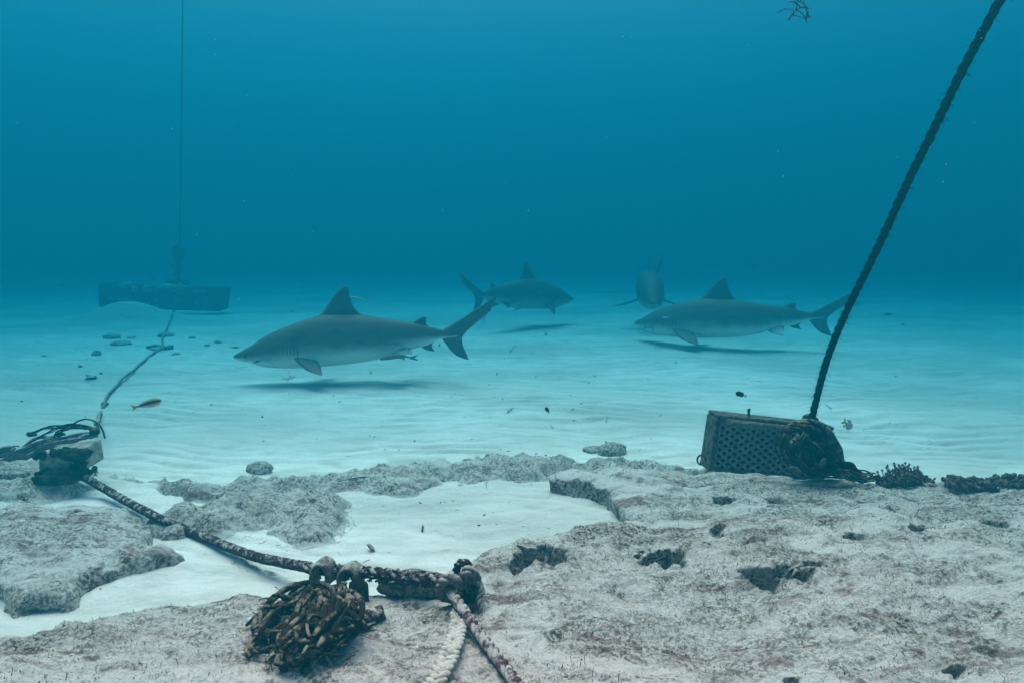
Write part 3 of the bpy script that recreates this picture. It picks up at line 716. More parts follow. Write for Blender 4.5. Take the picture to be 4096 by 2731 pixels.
mb = MB(); box(mb, Mi, .030, GW-.032, .085, .095, -GH+.022, -.030); mb.build('back_panel', M_BLACK, root, smooth=False)
mb = MB(); nx, nz = 21, 6                        # expanded-metal bars
dx = (GW-.06)/nx
for i in range(nx+1):
    pts = []
    for j in range(nz*2+1):
        z = -.05-(GH-.075)*j/(nz*2); off = dx*.36*(1 if j % 2 else -1)*(1 if i % 2 else -1)
        pts.append(Mi @ Vector((.03+i*dx+off+R.uniform(-.002, .002), .004+R.uniform(-.003, .003), z)))
    for q in range(len(pts)-1): tube(mb, [pts[q], pts[q].lerp(pts[q+1], .5)+Vector((0, -.003, 0)), pts[q+1]], .0062+R.uniform(0, .002), 6, at=R.random())
    for q in range(0, len(pts), 1): blob(mb, pts[q], .0085, .009, .010, 4, .25, R.randint(0, 999))
box(mb, Mi, .022, GW-.034, .000, .012, -.055, -.019)
mb.build('grille', M_CRATE2, root)
mb = MB(); q = Mi @ Vector((.185, .03, 0)); tube(mb, [q, q+Vector((0, 0, .012)), q+Vector((0, 0, .030))], .007, 8); blob(mb, q+Vector((0, 0, .034)), .009, .007, .011, 6, .1, 3); mb.build('eye_bolt', M_CRATE, root)
mb = MB(); c = aty(2806, 1838, CY-.02)-root.location
tube(mb, [c+Vector((cos(a)*.022, .004*sin(a), sin(a)*.024)) for a in np.linspace(-.6, 2*pi-1.5, 22)], .0052, 7); mb.build('ring', M_CRATE, root)
mb = MB()                                        # slanting end plate behind the knot
e = [aty(3270, 1692, 3.38), aty(3330, 1722, 3.40), aty(3372, 1792, 3.42), aty(3382, 1850, 3.42), aty(3372, 1892, 3.42), aty(3240, 1895, 3.38), aty(3235, 1760, 3.36)]
f_ = [p-root.location for p in e]; b2 = [p+Vector((.01, .10, .012)) for p in f_]
n = len(f_); mb.add(f_+b2, [tuple(range(n)), tuple(range(2*n-1, n-1, -1))]+[(i, n+i, n+(i+1) % n, (i+1) % n) for i in range(n)])
o = mb.build('end_plate', M_CRATE, root, smooth=False); bv = o.modifiers.new('bevel', 'BEVEL'); bv.width = .006; bv.segments = 2
mb = MB(); q = aty(3312, 1735, 3.46)-root.location; box(mb, Matrix.Translation(q), 0, .035, 0, .06, -.02, .006); mb.build('bracket', M_CRATE, root, smooth=False)

def tangle(mb, paths, r0, r1, jit, strands=1, n=6, seed=0, at=True):
    rr = random.Random(seed)
    for pl, cnt, spread in paths:
        for c in range(cnt):
            off = Vector((rr.gauss(0, spread), rr.gauss(0, spread*.6), rr.gauss(0, spread*.8)))
            ph = [rr.random()*6.28 for _ in range(3)]; fr = rr.uniform(.7, 1.6)
            P = []
            L = len(pl); cut0 = rr.uniform(0, .15); cut1 = rr.uniform(.75, 1)
            Q = resample([Vector(p) for p in pl], .012)
            Q = Q[int(len(Q)*cut0):max(int(len(Q)*cut1), 4)]
            for i, p in enumerate(Q):
                u = i/max(1, len(Q)-1); wv = math.sin(pi*u)*.6+.4
                P.append(p+off*wv*(.6+u*.8)+Vector((sin(u*fr*6+ph[0]), .6*sin(u*fr*5+ph[1]), sin(u*fr*7+ph[2])))*jit)
            rad = rr.uniform(r0, r1)
            if strands > 1: rope(mb, P, rad*1.2, strands, rad*9, 5, seed=rr.randint(0, 999))
            else: tube(mb, P, rad, n, rf=lambda u, k=rr.random()*9: (1+.08*sin(u*14+k))*(1 if u < .93 else .7), at=rr.random())
def pathpx(pl): return [aty(px, py, Y) for px, py, Y in pl]
# frayed mass hanging on the grate
mb = MB(); org = aty(3270, 1895, 3.3)
K = [(pathpx([(3160, 1720, 3.2), (3130, 1790, 3.16), (3170, 1860, 3.14), (3260, 1895, 3.14)]), 9, .014),
     (pathpx([(3230, 1730, 3.18), (3210, 1800, 3.13), (3250, 1860, 3.1), (3330, 1900, 3.12)]), 12, .018),
     (pathpx([(3280, 1740, 3.2), (3300, 1800, 3.15), (3350, 1850, 3.15), (3440, 1905, 3.2)]), 12, .016),
     (pathpx([(3180, 1750, 3.18), (3290, 1800, 3.12), (3370, 1860, 3.14), (3480, 1915, 3.2)]), 10, .014),
     (pathpx([(3200, 1880, 3.15), (3300, 1890, 3.1), (3400, 1905, 3.12), (3500, 1918, 3.2)]), 9, .010),
     (pathpx([(3330, 1830, 3.3), (3400, 1870, 3.25), (3450, 1900, 3.22), (3530, 1915, 3.22)]), 8, .010)]
K = [([p-org for p in a], b, c) for a, b, c in K]
tangle(mb, K, .0022, .0058, .012, seed=5)
blob(mb, aty(3230, 1800, 3.26)-org, .085, .05, .09, 14, .25, 8); blob(mb, aty(3290, 1850, 3.25)-org, .10, .05, .055, 14, .3, 9)
o = mb.build('frayed_net', M_FRAY, None, origin=None); o.location = org; tag(o, 'mass of frayed brown rope fibres hanging over the right half of the iron grate', 'frayed rope')
for px, py, s_, lb in ((3290, 1850, .022, 'upright grey sponge flap in the frayed rope on the grate'), (3180, 1882, .030, 'flat grey sponge flap at the foot of the frayed rope')):
    mb = MB(); blob(mb, (0, 0, 0), s_*(.55 if px > 3200 else 1.1), s_*.35, s_*(1.15 if px > 3200 else .6), 8, .2, px, rot=Matrix.Rotation(.4, 3, 'Y'))
    o = mb.build('sponge', M_SPONGE); o.location = aty(px, py, 3.06); tag(o, lb, 'sponge')

# pale rope lying along the rim to the right
P = [hit(px, py)+Vector((0, 0, .012)) for px, py in ((3330, 1900), (3430, 1918), (3560, 1934), (3700, 1948))]
P += [aty(3840, 1962, P[-1].y), aty(4096, 1972, P[-1].y-.05), aty(4400, 1978, P[-1].y-.1)]
YR = P[3].y; mb = MB(); org = P[0].copy(); rope(mb, rel(P, org), .017, 3, .11, 7, wob=.002, seed=11)
o = mb.build('seabed_rope', M_GREYROPE); o.location = org; tag(o, 'pale silted rope lying along the reef rim right of the iron grate', 'rope')
def growth(label, c, w_, h_, n, seed, name='algae_clump', mat=None, branch=3):
    rr = random.Random(seed); mb = MB(); c = Vector(c)
    for i in range(n):
        bx = rr.uniform(-.5, .5); p = Vector((bx*w_, rr.uniform(-.3, .3)*w_*.6, 0))
        d = Vector((bx*1.1+rr.gauss(0, .3), rr.gauss(0, .35), 1)).normalized(); L = h_*(1-(2*bx)**2*.6)*rr.uniform(.6, 1.15)
        Q = [p+d*L*u+Vector((rr.gauss(0, .003), rr.gauss(0, .003), 0))*u for u in (0, .35, .7, 1)]
        tube(mb, Q, .0035, 5, rf=lambda u: 1-.35*u)
        blob(mb, Q[-1], .0062, .0062, .006, 4, .2, i, at=rr.random())
        for k in range(branch):
            q = Q[rr.choice((1, 2))]; e = q+Vector((rr.gauss(0, 1), rr.gauss(0, 1), rr.uniform(.1, 1))).normalized()*rr.uniform(.010, .022)
            tube(mb, [q, (q+e)/2, e], .0028, 4); blob(mb, e, .0058, .0058, .0055, 4, .2, i*7+k)
    o = mb.build(name, mat or M_MAROON); o.location = c; tag(o, label, 'algae'); return o
q = aty(3615, 1944, YR+.05); growth('bushy dark maroon algae clump on the rim, between the grate and the right edge', q-Vector((0, 0, .01)), .21, .105, 170, 31)
def lumpy(label, a, b, r, seed, n=120):
    rr = random.Random(seed); a, b = Vector(a), Vector(b); c = (a+b)/2; mb = MB()
    Q = [a.lerp(b, i/12)-c+Vector((0, 0, rr.uniform(-.004, .004))) for i in range(13)]
    tube(mb, Q, r*.8, 9, rf=lambda u: .9+.2*sin(u*25+seed))
    for i in range(n):
        u = rr.random(); f = rr.uniform(0, 6.28); p = a.lerp(b, u)-c+Vector((0, cos(f), sin(f)*1.0))*r*rr.uniform(.6, 1.15)
        s_ = rr.uniform(.006, .013); blob(mb, p, s_, s_, s_*1.1, 4, .3, i)
    o = mb.build('encrusted_rope_piece', M_MAROON); o.location = c; tag(o, label, 'encrusted rope'); return o
lumpy('knobbly brown-encrusted rope piece with a raised knob, right of the algae clump', aty(3785, 1938, YR-.05), aty(3980, 1948, YR-.07), .036, 5, 260)
lumpy('thicker knobbly encrusted rope piece cut off by the right edge', aty(3985, 1940, YR-.04), aty(4290, 1945, YR-.05), .046, 6, 380)

# ------------------------------------------------------------------ foreground rope, knots and plait
def gp(px, py, lift): return hit(px, py, lift)
def T(px, py, Y, lift=.012):
    return aty(px, py, min(Y, hit(px, py, lift).y)) if py > 2340 else aty(px, py, Y)
A = aty(330, 1912, 3.15)
main = [aty(px, py, min(Y, hit(px, py, .024).y)) for px, py, Y in ((318, 1900, 3.30), (360, 1918, 3.27), (415, 1952, 3.20), (520, 2012, 3.05), (640, 2072, 2.92), (760, 2122, 2.80), (900, 2182, 2.66), (1060, 2232, 2.48), (1240, 2272, 2.29))]
org = main[0].copy(); mb = MB(); rope(mb, rel(main, org), .0195, 4, .085, 8, wob=.0015, seed=21)
o = mb.build('anchor_rope', M_ROPE); o.location = org; tag(o, 'encrusted maroon and white rope slanting down from the broken block to the rope tangle', 'rope')
# taut piece between the two knots
P = [aty(1225, 2268, 2.25), aty(1330, 2282, 2.22), aty(1450, 2288, 2.18), aty(1600, 2302, 2.12), aty(1740, 2318, 2.06), aty(1800, 2330, 2.03)]
org = P[0].copy(); mb = MB(); rope(mb, rel(P, org), .021, 3, .12, 8, wob=.001, seed=22)
for i in range(260):
    u = R.random(); p = P[1].lerp(P[4], u)-org; f = R.uniform(0, 6.28); s_ = R.uniform(.003, .007)
    blob(mb, p+Vector((0, cos(f), sin(f)))*.021, s_, s_, s_, 3, .3, i)
o = mb.build('anchor_rope', M_ROPE); o.location = org; tag(o, 'short thick silt-covered rope stretched between the rope tangle and the white knot', 'rope')

# rope tangle
org = gp(1290, 2620, 0); root = empty('rope_tangle', org); tag(root, 'big tangle of frayed brown rope ends tied onto the foreground rope', 'rope')
def hump(cx, cy, Y, w_, h_, r, cnt, seed, matx):
    mb = MB(); rr = random.Random(seed)
    for i in range(cnt):
        o_ = (i/(cnt-1)-.5); pts = []
        for a in np.linspace(-.5, pi+.5, 14):
            pts.append(aty(cx-cos(a)*w_*(1+.1*o_), cy-sin(a)*h_, Y)+Vector((o_*.012, o_*.05, -abs(o_)*.008)))
        tube(mb, [p-org for p in pts], r, 6, rf=lambda u, k=rr.random()*9: 1+.1*sin(u*30+k), at=rr.random())
    mb.build('loop', matx, root)
hump(1292, 2296, 2.20, 34, 56, .0088, 6, 1, M_GREYROPE)
hump(1402, 2306, 2.17, 36, 48, .0080, 6, 2, M_GREYROPE)
mb = MB(); S = lambda *a, l=.03: [T(px, py, Y, l)-org for px, py, Y in a]
blob(mb, T(1300, 2440, 2.10, .02)-org, .095, .05, .07, 18, .25, 4); blob(mb, T(1160, 2540, 2.02, .01)-org, .075, .05, .035, 16, .25, 5); blob(mb, aty(1430, 2390, 2.08)-org, .035, .035, .065, 12, .25, 6)
mb.build('core', flat('silted_core', (.012, .010, .009), .95, .05, 40, (.05, .04, .035), .6, .01), root)
K = [(S((1290, 2330, 2.10), (1200, 2390, 2.03), (1110, 2460, 1.98), (1030, 2560, 1.95)), 6, .026),
     (S((1330, 2340, 2.08), (1270, 2420, 2.00), (1180, 2500, 1.94), (1110, 2590, 1.91)), 7, .026),
     (S((1370, 2350, 2.08), (1340, 2440, 1.98), (1260, 2520, 1.92), (1180, 2620, 1.89)), 7, .024),
     (S((1390, 2360, 2.08), (1410, 2450, 1.98), (1370, 2530, 1.93), (1290, 2620, 1.90)), 5, .020),
     (S((1240, 2330, 2.12), (1150, 2370, 2.08), (1080, 2430, 2.03), (1010, 2520, 1.98)), 5, .020),
     (S((1230, 2420, 1.99), (1200, 2480, 1.95), (1140, 2560, 1.92), (1090, 2600, 1.90)), 4, .024)]
K2 = [(S((1260, 2330, 2.0), (1215, 2410, 1.92), (1180, 2490, 1.88), (1120, 2590, 1.86), l=.09), 5, .02), (S((1370, 2345, 1.98), (1380, 2420, 1.9), (1330, 2500, 1.86), (1250, 2590, 1.84), l=.09), 6, .018),
      (S((1290, 2420, 1.9), (1270, 2480, 1.87), (1225, 2560, 1.84), (1190, 2610, 1.84), l=.10), 5, .02), (S((1200, 2400, 1.95), (1120, 2440, 1.93), (1060, 2500, 1.93), (1030, 2550, 1.93), l=.06), 4, .016)]
mb = MB(); tangle(mb, K, .0035, .0115, .009, seed=12); tangle(mb, K2, .0050, .0100, .010, seed=77)
for q_ in (((1180, 2400, 2.0), (1110, 2380, 1.97), (1070, 2420, 1.94), (1100, 2455, 1.93), (1170, 2440, 1.93)), ((1130, 2440, 1.95), (1060, 2440, 1.95), (1020, 2500, 1.94), (1060, 2540, 1.92), (1120, 2510, 1.9)),
           ((1090, 2520, 1.93), (1030, 2540, 1.94), (1010, 2590, 1.93), (1070, 2600, 1.91), (1130, 2570, 1.9)), ((1350, 2400, 1.93), (1420, 2440, 1.93), (1410, 2520, 1.91), (1340, 2570, 1.9), (1280, 2600, 1.88)),
           ((1215, 2560, 1.9), (1160, 2620, 1.88), (1180, 2655, 1.87), (1250, 2620, 1.87), (1330, 2580, 1.88), (1390, 2560, 1.9))):
    rope(mb, S(*q_, l=.03), .0105, 2, .07, 6, wob=.002, seed=len(q_))
for i in range(110):
    px = R.uniform(1010, 1440); py = R.uniform(2340, 2620); p = T(px, py, 2.0, R.uniform(.03, .10))-org; dv = Vector((R.gauss(-.3, .8), R.gauss(-.4, .5), R.gauss(-.1, .6))).normalized()
    tube(mb, [p, p+dv*.012+Vector((0, 0, -.002)), p+dv*.022+Vector((R.gauss(0, .004), 0, -.006)), p+dv*.030+Vector((R.gauss(0, .006), 0, -.014))], .0016, 4, rf=lambda u: 1-.6*u)
mb.build('rope_strands', M_FRAY, root)
mb = MB()
for q_ in (((1200, 2540, 1.9), (1150, 2600, 1.88), (1085, 2630, 1.87), (1070, 2675, 1.86)), ((1260, 2560, 1.9), (1230, 2630, 1.87), (1205, 2690, 1.85)), ((1080, 2500, 1.93), (1020, 2545, 1.92), (985, 2600, 1.9), (1000, 2625, 1.9)),
           ((1330, 2540, 1.9), (1300, 2600, 1.88), (1235, 2650, 1.86), (1225, 2690, 1.85)), ((1110, 2430, 1.95), (1040, 2450, 1.95), (985, 2500, 1.94))):
    tube(mb, resample(S(*q_, l=.014), .008), R.uniform(.0045, .007), 6, rf=lambda u: 1-.3*u)
mb.build('trailing_strands', M_FRAY, root)
mb = MB()                                         # twisted turns across the neck
for i in range(3):
    y0 = 2350+i*34+R.uniform(-8, 8); tl = R.uniform(-14, 14); P = S((1215-i*6, y0+20, 2.02), (1270, y0-14-tl, 1.94), (1340, y0-8+tl, 1.92), (1400+i*4, y0+20+tl, 1.95), (1425+i*5, y0+62, 2.0), l=.10)
    rope(mb, P, .0085, 3, .05, 6, seed=i)
mb.build('wrapping', M_FRAY, root)
mb = MB()
tube(mb, S((1180, 2560, 1.93), (1120, 2600, 1.90), (1105, 2650, 1.88), (1150, 2660, 1.87), (1170, 2640, 1.88)), .0075, 7)
tube(mb, S((1290, 2520, 1.93), (1270, 2600, 1.89), (1210, 2628, 1.88), (1165, 2640, 1.87)), .0070, 7)
blob(mb, T(1145, 2640, 1.87)-org, .022, .014, .026, 10, .2, 3); blob(mb, T(1138, 2668, 1.86)-org, .012, .010, .012, 8, .2, 4)
mb.build('dangling_end', M_FRAY, root)
# stub with a shell-encrusted end, right of the tangle
mb = MB(); o2 = gp(1480, 2500, 0)
rope(mb, [T(px, py, Y, .02)-o2 for px, py, Y in ((1385, 2515, 2.0), (1440, 2488, 2.02), (1490, 2465, 2.04), (1528, 2450, 2.05))], .026, 3, .10, 8, seed=31)
tube(mb, [T(px, py, Y, .02)-o2 for px, py, Y in ((1290, 2545, 1.95), (1380, 2530, 1.97), (1460, 2505, 1.99), (1500, 2490, 2.0))], .006, 6)
o = mb.build('rope_stub', M_ROPE); o.location = o2; tag(o, 'short thick rope end lying on the rock just right of the rope tangle', 'rope')
mb = MB(); o2 = T(1338, 2415, 1.96, .09); blob(mb, (0, 0, 0), .011, .007, .014, 8, .05, 1, rot=Matrix.Rotation(-.5, 3, 'Y')); o = mb.build('shell', M_PY); o.location = o2; tag(o, 'small white shell stuck in the middle of the rope tangle', 'shell')
mb = MB(); q = hit(1002, 2494); blob(mb, (0, 0, .008), .013, .010, .011, 8, .1, 1); o = mb.build('shell', M_PY); o.location = q; tag(o, 'small white shell on the rock left of the rope tangle', 'shell')

# white knot
org = gp(1850, 2430, 0); root = empty('rope_knot', org); tag(root, 'chunky white silt-covered knot where three ropes meet in the foreground', 'knot')
def ring(cx, cy, Y, w_, h_, r, tilt, depth, part, matx, a0=0, a1=2*pi, strands=3):
    pts = []
    for a in np.linspace(a0, a1, 24):
        x = cos(a)*w_; y = sin(a)*h_
        pts.append(aty(cx+x*cos(tilt)-y*sin(tilt), cy+x*sin(tilt)+y*cos(tilt), Y+depth*sin(a))-org)
    mb = MB(); rope(mb, pts, r, strands, r*6, 7, seed=int(cx)); mb.build(part, matx, root)
ring(1800, 2352, 2.00, 38, 40, .0165, .2, .03, 'turn', M_GREYROPE, .1, 2*pi-.3)
ring(1885, 2330, 2.02, 26, 52, .016, -.3, .03, 'turn', M_GREYROPE, 0, 2*pi)
ring(1850, 2275, 2.04, 24, 28, .013, .3, .02, 'turn', M_ROPE, 0, 2*pi)
mb = MB(); blob(mb, aty(1850, 2345, 2.05)-org, .045, .035, .05, 14, .2, 3); blob(mb, aty(1905, 2440, 2.0)-org, .022, .022, .04, 12, .3, 4); blob(mb, aty(1868, 2262, 2.05)-org, .015, .015, .018, 10, .2, 5)
mb.build('core', M_ROPE, root)
mb = MB()
rope(mb, S2 if False else [aty(px, py, Y)-org for px, py, Y in ((1880, 2300, 2.02), (1925, 2350, 2.0), (1915, 2400, 1.98), (1925, 2450, 1.97), (1910, 2480, 1.96))], .012, 3, .06, 6, seed=9); mb.build('loose_end', M_GREYROPE, root)
# heavy rope running down right out of the picture
P = [T(px, py, Y, .02) for px, py, Y in ((1800, 2370, 1.98), (1845, 2430, 1.90), (1900, 2510, 1.80), (1965, 2600, 1.70), (2040, 2700, 1.60), (2110, 2790, 1.50), (2200, 2900, 1.4))]
org = P[0].copy(); mb = MB(); rope(mb, rel(P, org), .0185, 3, .085, 9, seed=41)
M_BR = mat_rope('silted_near_rope', (.05, .025, .035), (.50, .50, .47), .5, 60, .45)
o = mb.build('anchor_rope', M_BR); o.location = org; tag(o, 'thick white and maroon twisted rope running from the white knot out of the bottom edge', 'rope')
# plaited rope
def plait(mb, pts, wdt, seed=0):
    P = resample(pts, .021); P, T, N = frames(P); rr = random.Random(seed)
    tube(mb, P, wdt*.42, 10, at=.3)
    for i in range(0, len(P)-1):
        t = T[i]; side = t.cross(Vector((0, -.35, 1))).normalized(); nrm = side.cross(t).normalized()
        for sg in (-1, 1):
            for row in (0,):
                c = P[i]+side*sg*wdt*.34+nrm*wdt*.34+t*(.010 if sg > 0 else 0)
                dv = (t*.8+side*sg*(-.75 if True else 0)).normalized()
                z = nrm; x = dv; y = z.cross(x).normalized(); rot = Matrix((x, y, z)).transposed()
                s_ = rr.uniform(.85, 1.15); blob(mb, c, .0215*s_, .0098*s_, .0095, 7, .08, i, rot=rot, at=rr.random())
P = [T(px, py, Y, .02) for px, py, Y in ((1842, 2450, 1.95), (1830, 2530, 1.85), (1803, 2610, 1.75), (1768, 2690, 1.66), (1722, 2790, 1.55), (1680, 2880, 1.45))]
org = P[0].copy(); mb = MB(); plait(mb, rel(P, org), .034, 3)
o = mb.build('braided_rope', M_PALE); o.location = org; tag(o, 'pale plaited rope hanging from the white knot towards the bottom edge', 'rope')

# ------------------------------------------------------------------ left: broken block with cables, seabed rope
org = hit(255, 1935); BY = org.y+.1; root = empty('broken_block', org); tag(root, 'broken pale concrete block with dark growth at the left edge of the reef', 'mooring weight')
mb = MB(); Q = [aty(152, 1822, BY-.06), aty(330, 1795, BY-.04), aty(345, 1880, BY-.06), aty(155, 1890, BY-.08)]
bk = [p+Vector((0, .16, .01)) for p in Q]; V = [p-org for p in Q+bk]
mb.add(V, [(0, 1, 2, 3), (7, 6, 5, 4), (0, 4, 5, 1), (1, 5, 6, 2), (2, 6, 7, 3), (3, 7, 4, 0)])
M_CONC = flat('stained_concrete', (.22, .21, .18), .95, .05, 22, (.42, .42, .38), .8, .02)
o = mb.build('slab', M_CONC, root, smooth=False); bv = o.modifiers.new('bevel', 'BEVEL'); bv.width = .008; bv.segments = 2
mb = MB(); tube(mb, [aty(px, py, BY-.07)-org for px, py in ((152, 1824), (200, 1812), (260, 1802), (300, 1794))], .004, 6); mb.build('rusty_edge', flat('rust', (.35, .15, .06)), root)
mb = MB(); blob(mb, aty(305, 1818, BY-.09)-org, .055, .04, .028, 14, .3, 2); blob(mb, aty(352, 1808, BY-.09)-org, .018, .02, .016, 10, .3, 3); blob(mb, aty(325, 1860, BY-.08)-org, .026, .03, .03, 12, .35, 7)
blob(mb, aty(235, 1908, BY-.1)-org, .115, .06, .032, 16, .28, 5); blob(mb, aty(310, 1890, BY-.1)-org, .05, .04, .028, 14, .28, 6)
for i in range(34):
    px, py = R.choice(((R.uniform(150, 350), R.uniform(1880, 1915)), (R.uniform(280, 362), R.uniform(1800, 1880)), (R.uniform(150, 345), R.uniform(1805, 1822)))); s_ = R.uniform(.008, .026); blob(mb, aty(px, py, BY-.08)-org, s_*1.3, s_, s_, 7, .4, i)
mb.build('dark_growth', flat('dark_growth', (.012, .022, .02), .95, .1, 30, (.05, .06, .05), .9, .015), root)
mb = MB(); org = aty(200, 1790, 3.7)
K = [(pathpx([(-120, 1880, 3.7), (40, 1838, 3.7), (180, 1780, 3.68), (330, 1745, 3.66), (400, 1735, 3.66)]), 12, .020),
     (pathpx([(-160, 1840, 3.75), (0, 1815, 3.7), (70, 1790, 3.7), (130, 1795, 3.7)]), 7, .016)]
tangle(mb, [([p-org for p in a], b, c) for a, b, c in K], .006, .011, .010, seed=3)
o = mb.build('cable_bundle', M_GREYROPE); o.location = org; tag(o, 'thick bundle of silted grey ropes trailing in from the left edge above the block', 'rope')
mb = MB(); org = aty(300, 1740, 3.66)
T1 = [(pathpx([(118, 1735, 3.6), (170, 1715, 3.6), (240, 1707, 3.6), (320, 1703, 3.62), (385, 1715, 3.64)]), 6, .006), (pathpx([(135, 1770, 3.6), (150, 1750, 3.6), (210, 1722, 3.6), (260, 1700, 3.6), (330, 1700, 3.62), (380, 1722, 3.64)]), 3, .004),
      (pathpx([(215, 1752, 3.6), (225, 1730, 3.6), (290, 1712, 3.6), (350, 1718, 3.62), (390, 1745, 3.63)]), 4, .006)]
tangle(mb, [([p-org for p in a], b, c) for a, b, c in T1], .0026, .0045, .005, seed=9)
tube(mb, resample([p-org for p in pathpx([(285, 1700, 3.6), (315, 1682, 3.6), (350, 1675, 3.6), (385, 1688, 3.6), (408, 1715, 3.6), (420, 1752, 3.6)])], .01), .0045, 7)
blob(mb, aty(128, 1736, 3.6)-org, .026, .014, .014, 8, .2, 1); blob(mb, aty(378, 1722, 3.62)-org, .022, .02, .022, 10, .3, 2); blob(mb, aty(238, 1735, 3.6)-org, .018, .014, .014, 10, .3, 3)
o = mb.build('cable_tangle', M_FRAY); o.location = org; tag(o, 'dark looping cables with one thin arching loop, above the bundle at left', 'cable')
P = [aty(385, 1700, 3.8)]+[hit(px, py)+Vector((0, 0, .015)) for px, py in ((402, 1660), (418, 1625), (455, 1560), (520, 1500), (580, 1445), (620, 1412), (652, 1395), (650, 1360), (672, 1310), (690, 1260), (705, 1222))]
org = P[0].copy(); mb = MB(); rope(mb, rel(P, org), .0135, 3, .13, 6, wob=.006, seed=51); blob(mb, P[2]-org, .026, .022, .022, 8, .3, 3)
o = mb.build('seabed_rope', M_GREYROPE); o.location = org; tag(o, 'long pale rope lying across the sand from the broken block to the far slab', 'rope')
P = [hit(px, py)+Vector((0, 0, .03)) for px, py in ((592, 1397), (625, 1390), (655, 1398), (690, 1398))]; org = P[0].copy(); mb = MB(); rope(mb, rel(P, org), .028, 3, .2, 6, wob=.01, seed=52)
o = mb.build('rope_coil', M_GREYROPE); o.location = org; tag(o, 'curled pale rope debris at the bend of the long seabed rope', 'rope')

# far slab with its line
SY = 13.4
org = aty(640, 1230, SY); root = empty('mooring_slab', org); tag(root, 'long dark concrete slab far away on the sand at left with a line rising from it', 'mooring weight')
mb = MB(); Q = [aty(392, 1134, SY), aty(560, 1146, SY), aty(893, 1156, SY), aty(880, 1246, SY), aty(640, 1240, SY), aty(392, 1228, SY)]
bk = [p+Vector((.02, .35, .02)) for p in Q]; V = [p-org for p in Q+bk]; n = 6
mb.add(V, [tuple(range(n)), tuple(range(2*n-1, n-1, -1))]+[(i, n+i, n+(i+1) % n, (i+1) % n) for i in range(n)])
o = mb.build('slab', flat('far_concrete', (.045, .045, .045), 1, 0, 6, (.09, .09, .09)), root, smooth=False); bv = o.modifiers.new('bevel', 'BEVEL'); bv.width = .02; bv.segments = 2
mb = MB()
for i in range(26):
    u = R.random(); px = 395+u*490; blob(mb, aty(px, R.choice((1140+u*16, 1150+u*20, 1200, 1215)), SY+.05)-org, R.uniform(.05, .14), .10, R.uniform(.03, .07), 8, .35, i)
mb.build('encrustation', M_STONE, root)
mb = MB(); box(mb, Matrix.Translation(aty(662, 1140, SY+.2)-org), 0, .38, 0, .2, -.12, .10); mb.build('lug', M_BLACK, root, smooth=False)
P = [aty(712, 1150, SY+.1), aty(716, 1060, SY+.1), aty(720, 900, SY), aty(726, 500, SY), aty(731, 0, SY), aty(733, -60, SY)]
org = P[0].copy(); root = empty('mooring_line', org); tag(root, 'thin straight mooring line rising from the far slab to the top edge', 'rope')
mb = MB(); tube(mb, resample(rel(P, org), .2), .017, 8); mb.build('line', M_BLACK, root)
mb = MB(); tube(mb, resample(rel(P[:2]+[aty(720, 985, SY+.1)], org), .1), .04, 8)
blob(mb, aty(712, 1015, SY)-org, .11, .08, .16, 12, .3, 3)
tube(mb, [aty(710+22*cos(a)-8, 1078+20*sin(a), SY)-org for a in np.linspace(-2.6, 2.0, 14)], .035, 7); mb.build('knotted_end', M_BLACK, root)

# ------------------------------------------------------------------ weed, sprigs, twigs and fragments
def sprig(name, label, loc, size, seed, n=5, mat=None, r=.0012, tilt=(0, 0, 0), cat='seaweed', group=None, flatten=1.0):
    rr = random.Random(seed); mb = MB()
    def br(p, d, L, dep):
        Q = [p]; 
        for i in range(4):
            d = (d+Vector((rr.gauss(0, .18), rr.gauss(0, .18), rr.gauss(0, .14)))).normalized(); Q.append(Q[-1]+d*L/4)
        tube(mb, Q, r*size*(1.4 if dep == 0 else 1)/.05, 5, rf=lambda u: 1-.5*u)
        if dep < 2:
            for k in range(n if dep == 0 else 3):
                q = Q[rr.randint(1, 4)]; e = (d+Vector((rr.gauss(0, .8), rr.gauss(0, .8)*flatten, rr.gauss(0, .5)))).normalized(); br(q, e, L*rr.uniform(.3, .55), dep+1)
    br(Vector((0, 0, 0)), Vector((0, 0, 1)), size, 0)
    o = mb.build(name, mat or M_WEED); o.location = loc; o.rotation_euler = tilt; tag(o, label, cat, group); return o
sprig('seaweed_sprig', 'drifting branched seaweed sprig near the top edge, left of the mooring rope', aty(3155, 80, 2.1), .075, 3, 7, r=.0011, tilt=(0, .55, 0))
mb = MB(); o2 = aty(3110, 52, 2.15); tube(mb, [Vector((0, 0, 0)), Vector((.02, 0, .011)), Vector((.045, 0, .010)), Vector((.05, 0, -.012))], .0013, 5); o = mb.build('seaweed_thread', M_WEED); o.location = o2; tag(o, 'thin curved seaweed thread drifting left of the floating sprig', 'seaweed')
sprig('seaweed_sprig', 'small reddish sprig standing on the pale sand pocket', hit(1945, 1950), .030, 5, 5, mat=M_MAROON, tilt=(0, .5, 0))
sprig('seaweed_sprig', 'wispy dark sprig on the sand beneath the nearest shark', hit(1125, 1528)+Vector((0, 0, .02)), .12, 8, 6, r=.0009, tilt=(0, 1.35, 0))
sprig('seaweed_sprig', 'small dark sprig between the two nearest sharks', hit(2040, 1412), .075, 9, 6, r=.0014, tilt=(.3, .4, 0))
sprig('seaweed_sprig', 'tiny dark sprig below the dark right-swimming shark', hit(2192, 1342), .10, 19, 5, r=.0012, tilt=(.3, -.9, 0))
sprig('seaweed_sprig', 'small dark sprig behind the tail of the nearest shark', hit(1935, 1300), .14, 12, 6, r=.0012, tilt=(.2, .3, 0))
sprig('seaweed_sprig', 'fluffy dark weed tuft on the sand below centre', hit(2022, 1656), .055, 14, 12, r=.0010, tilt=(0, .9, 0))
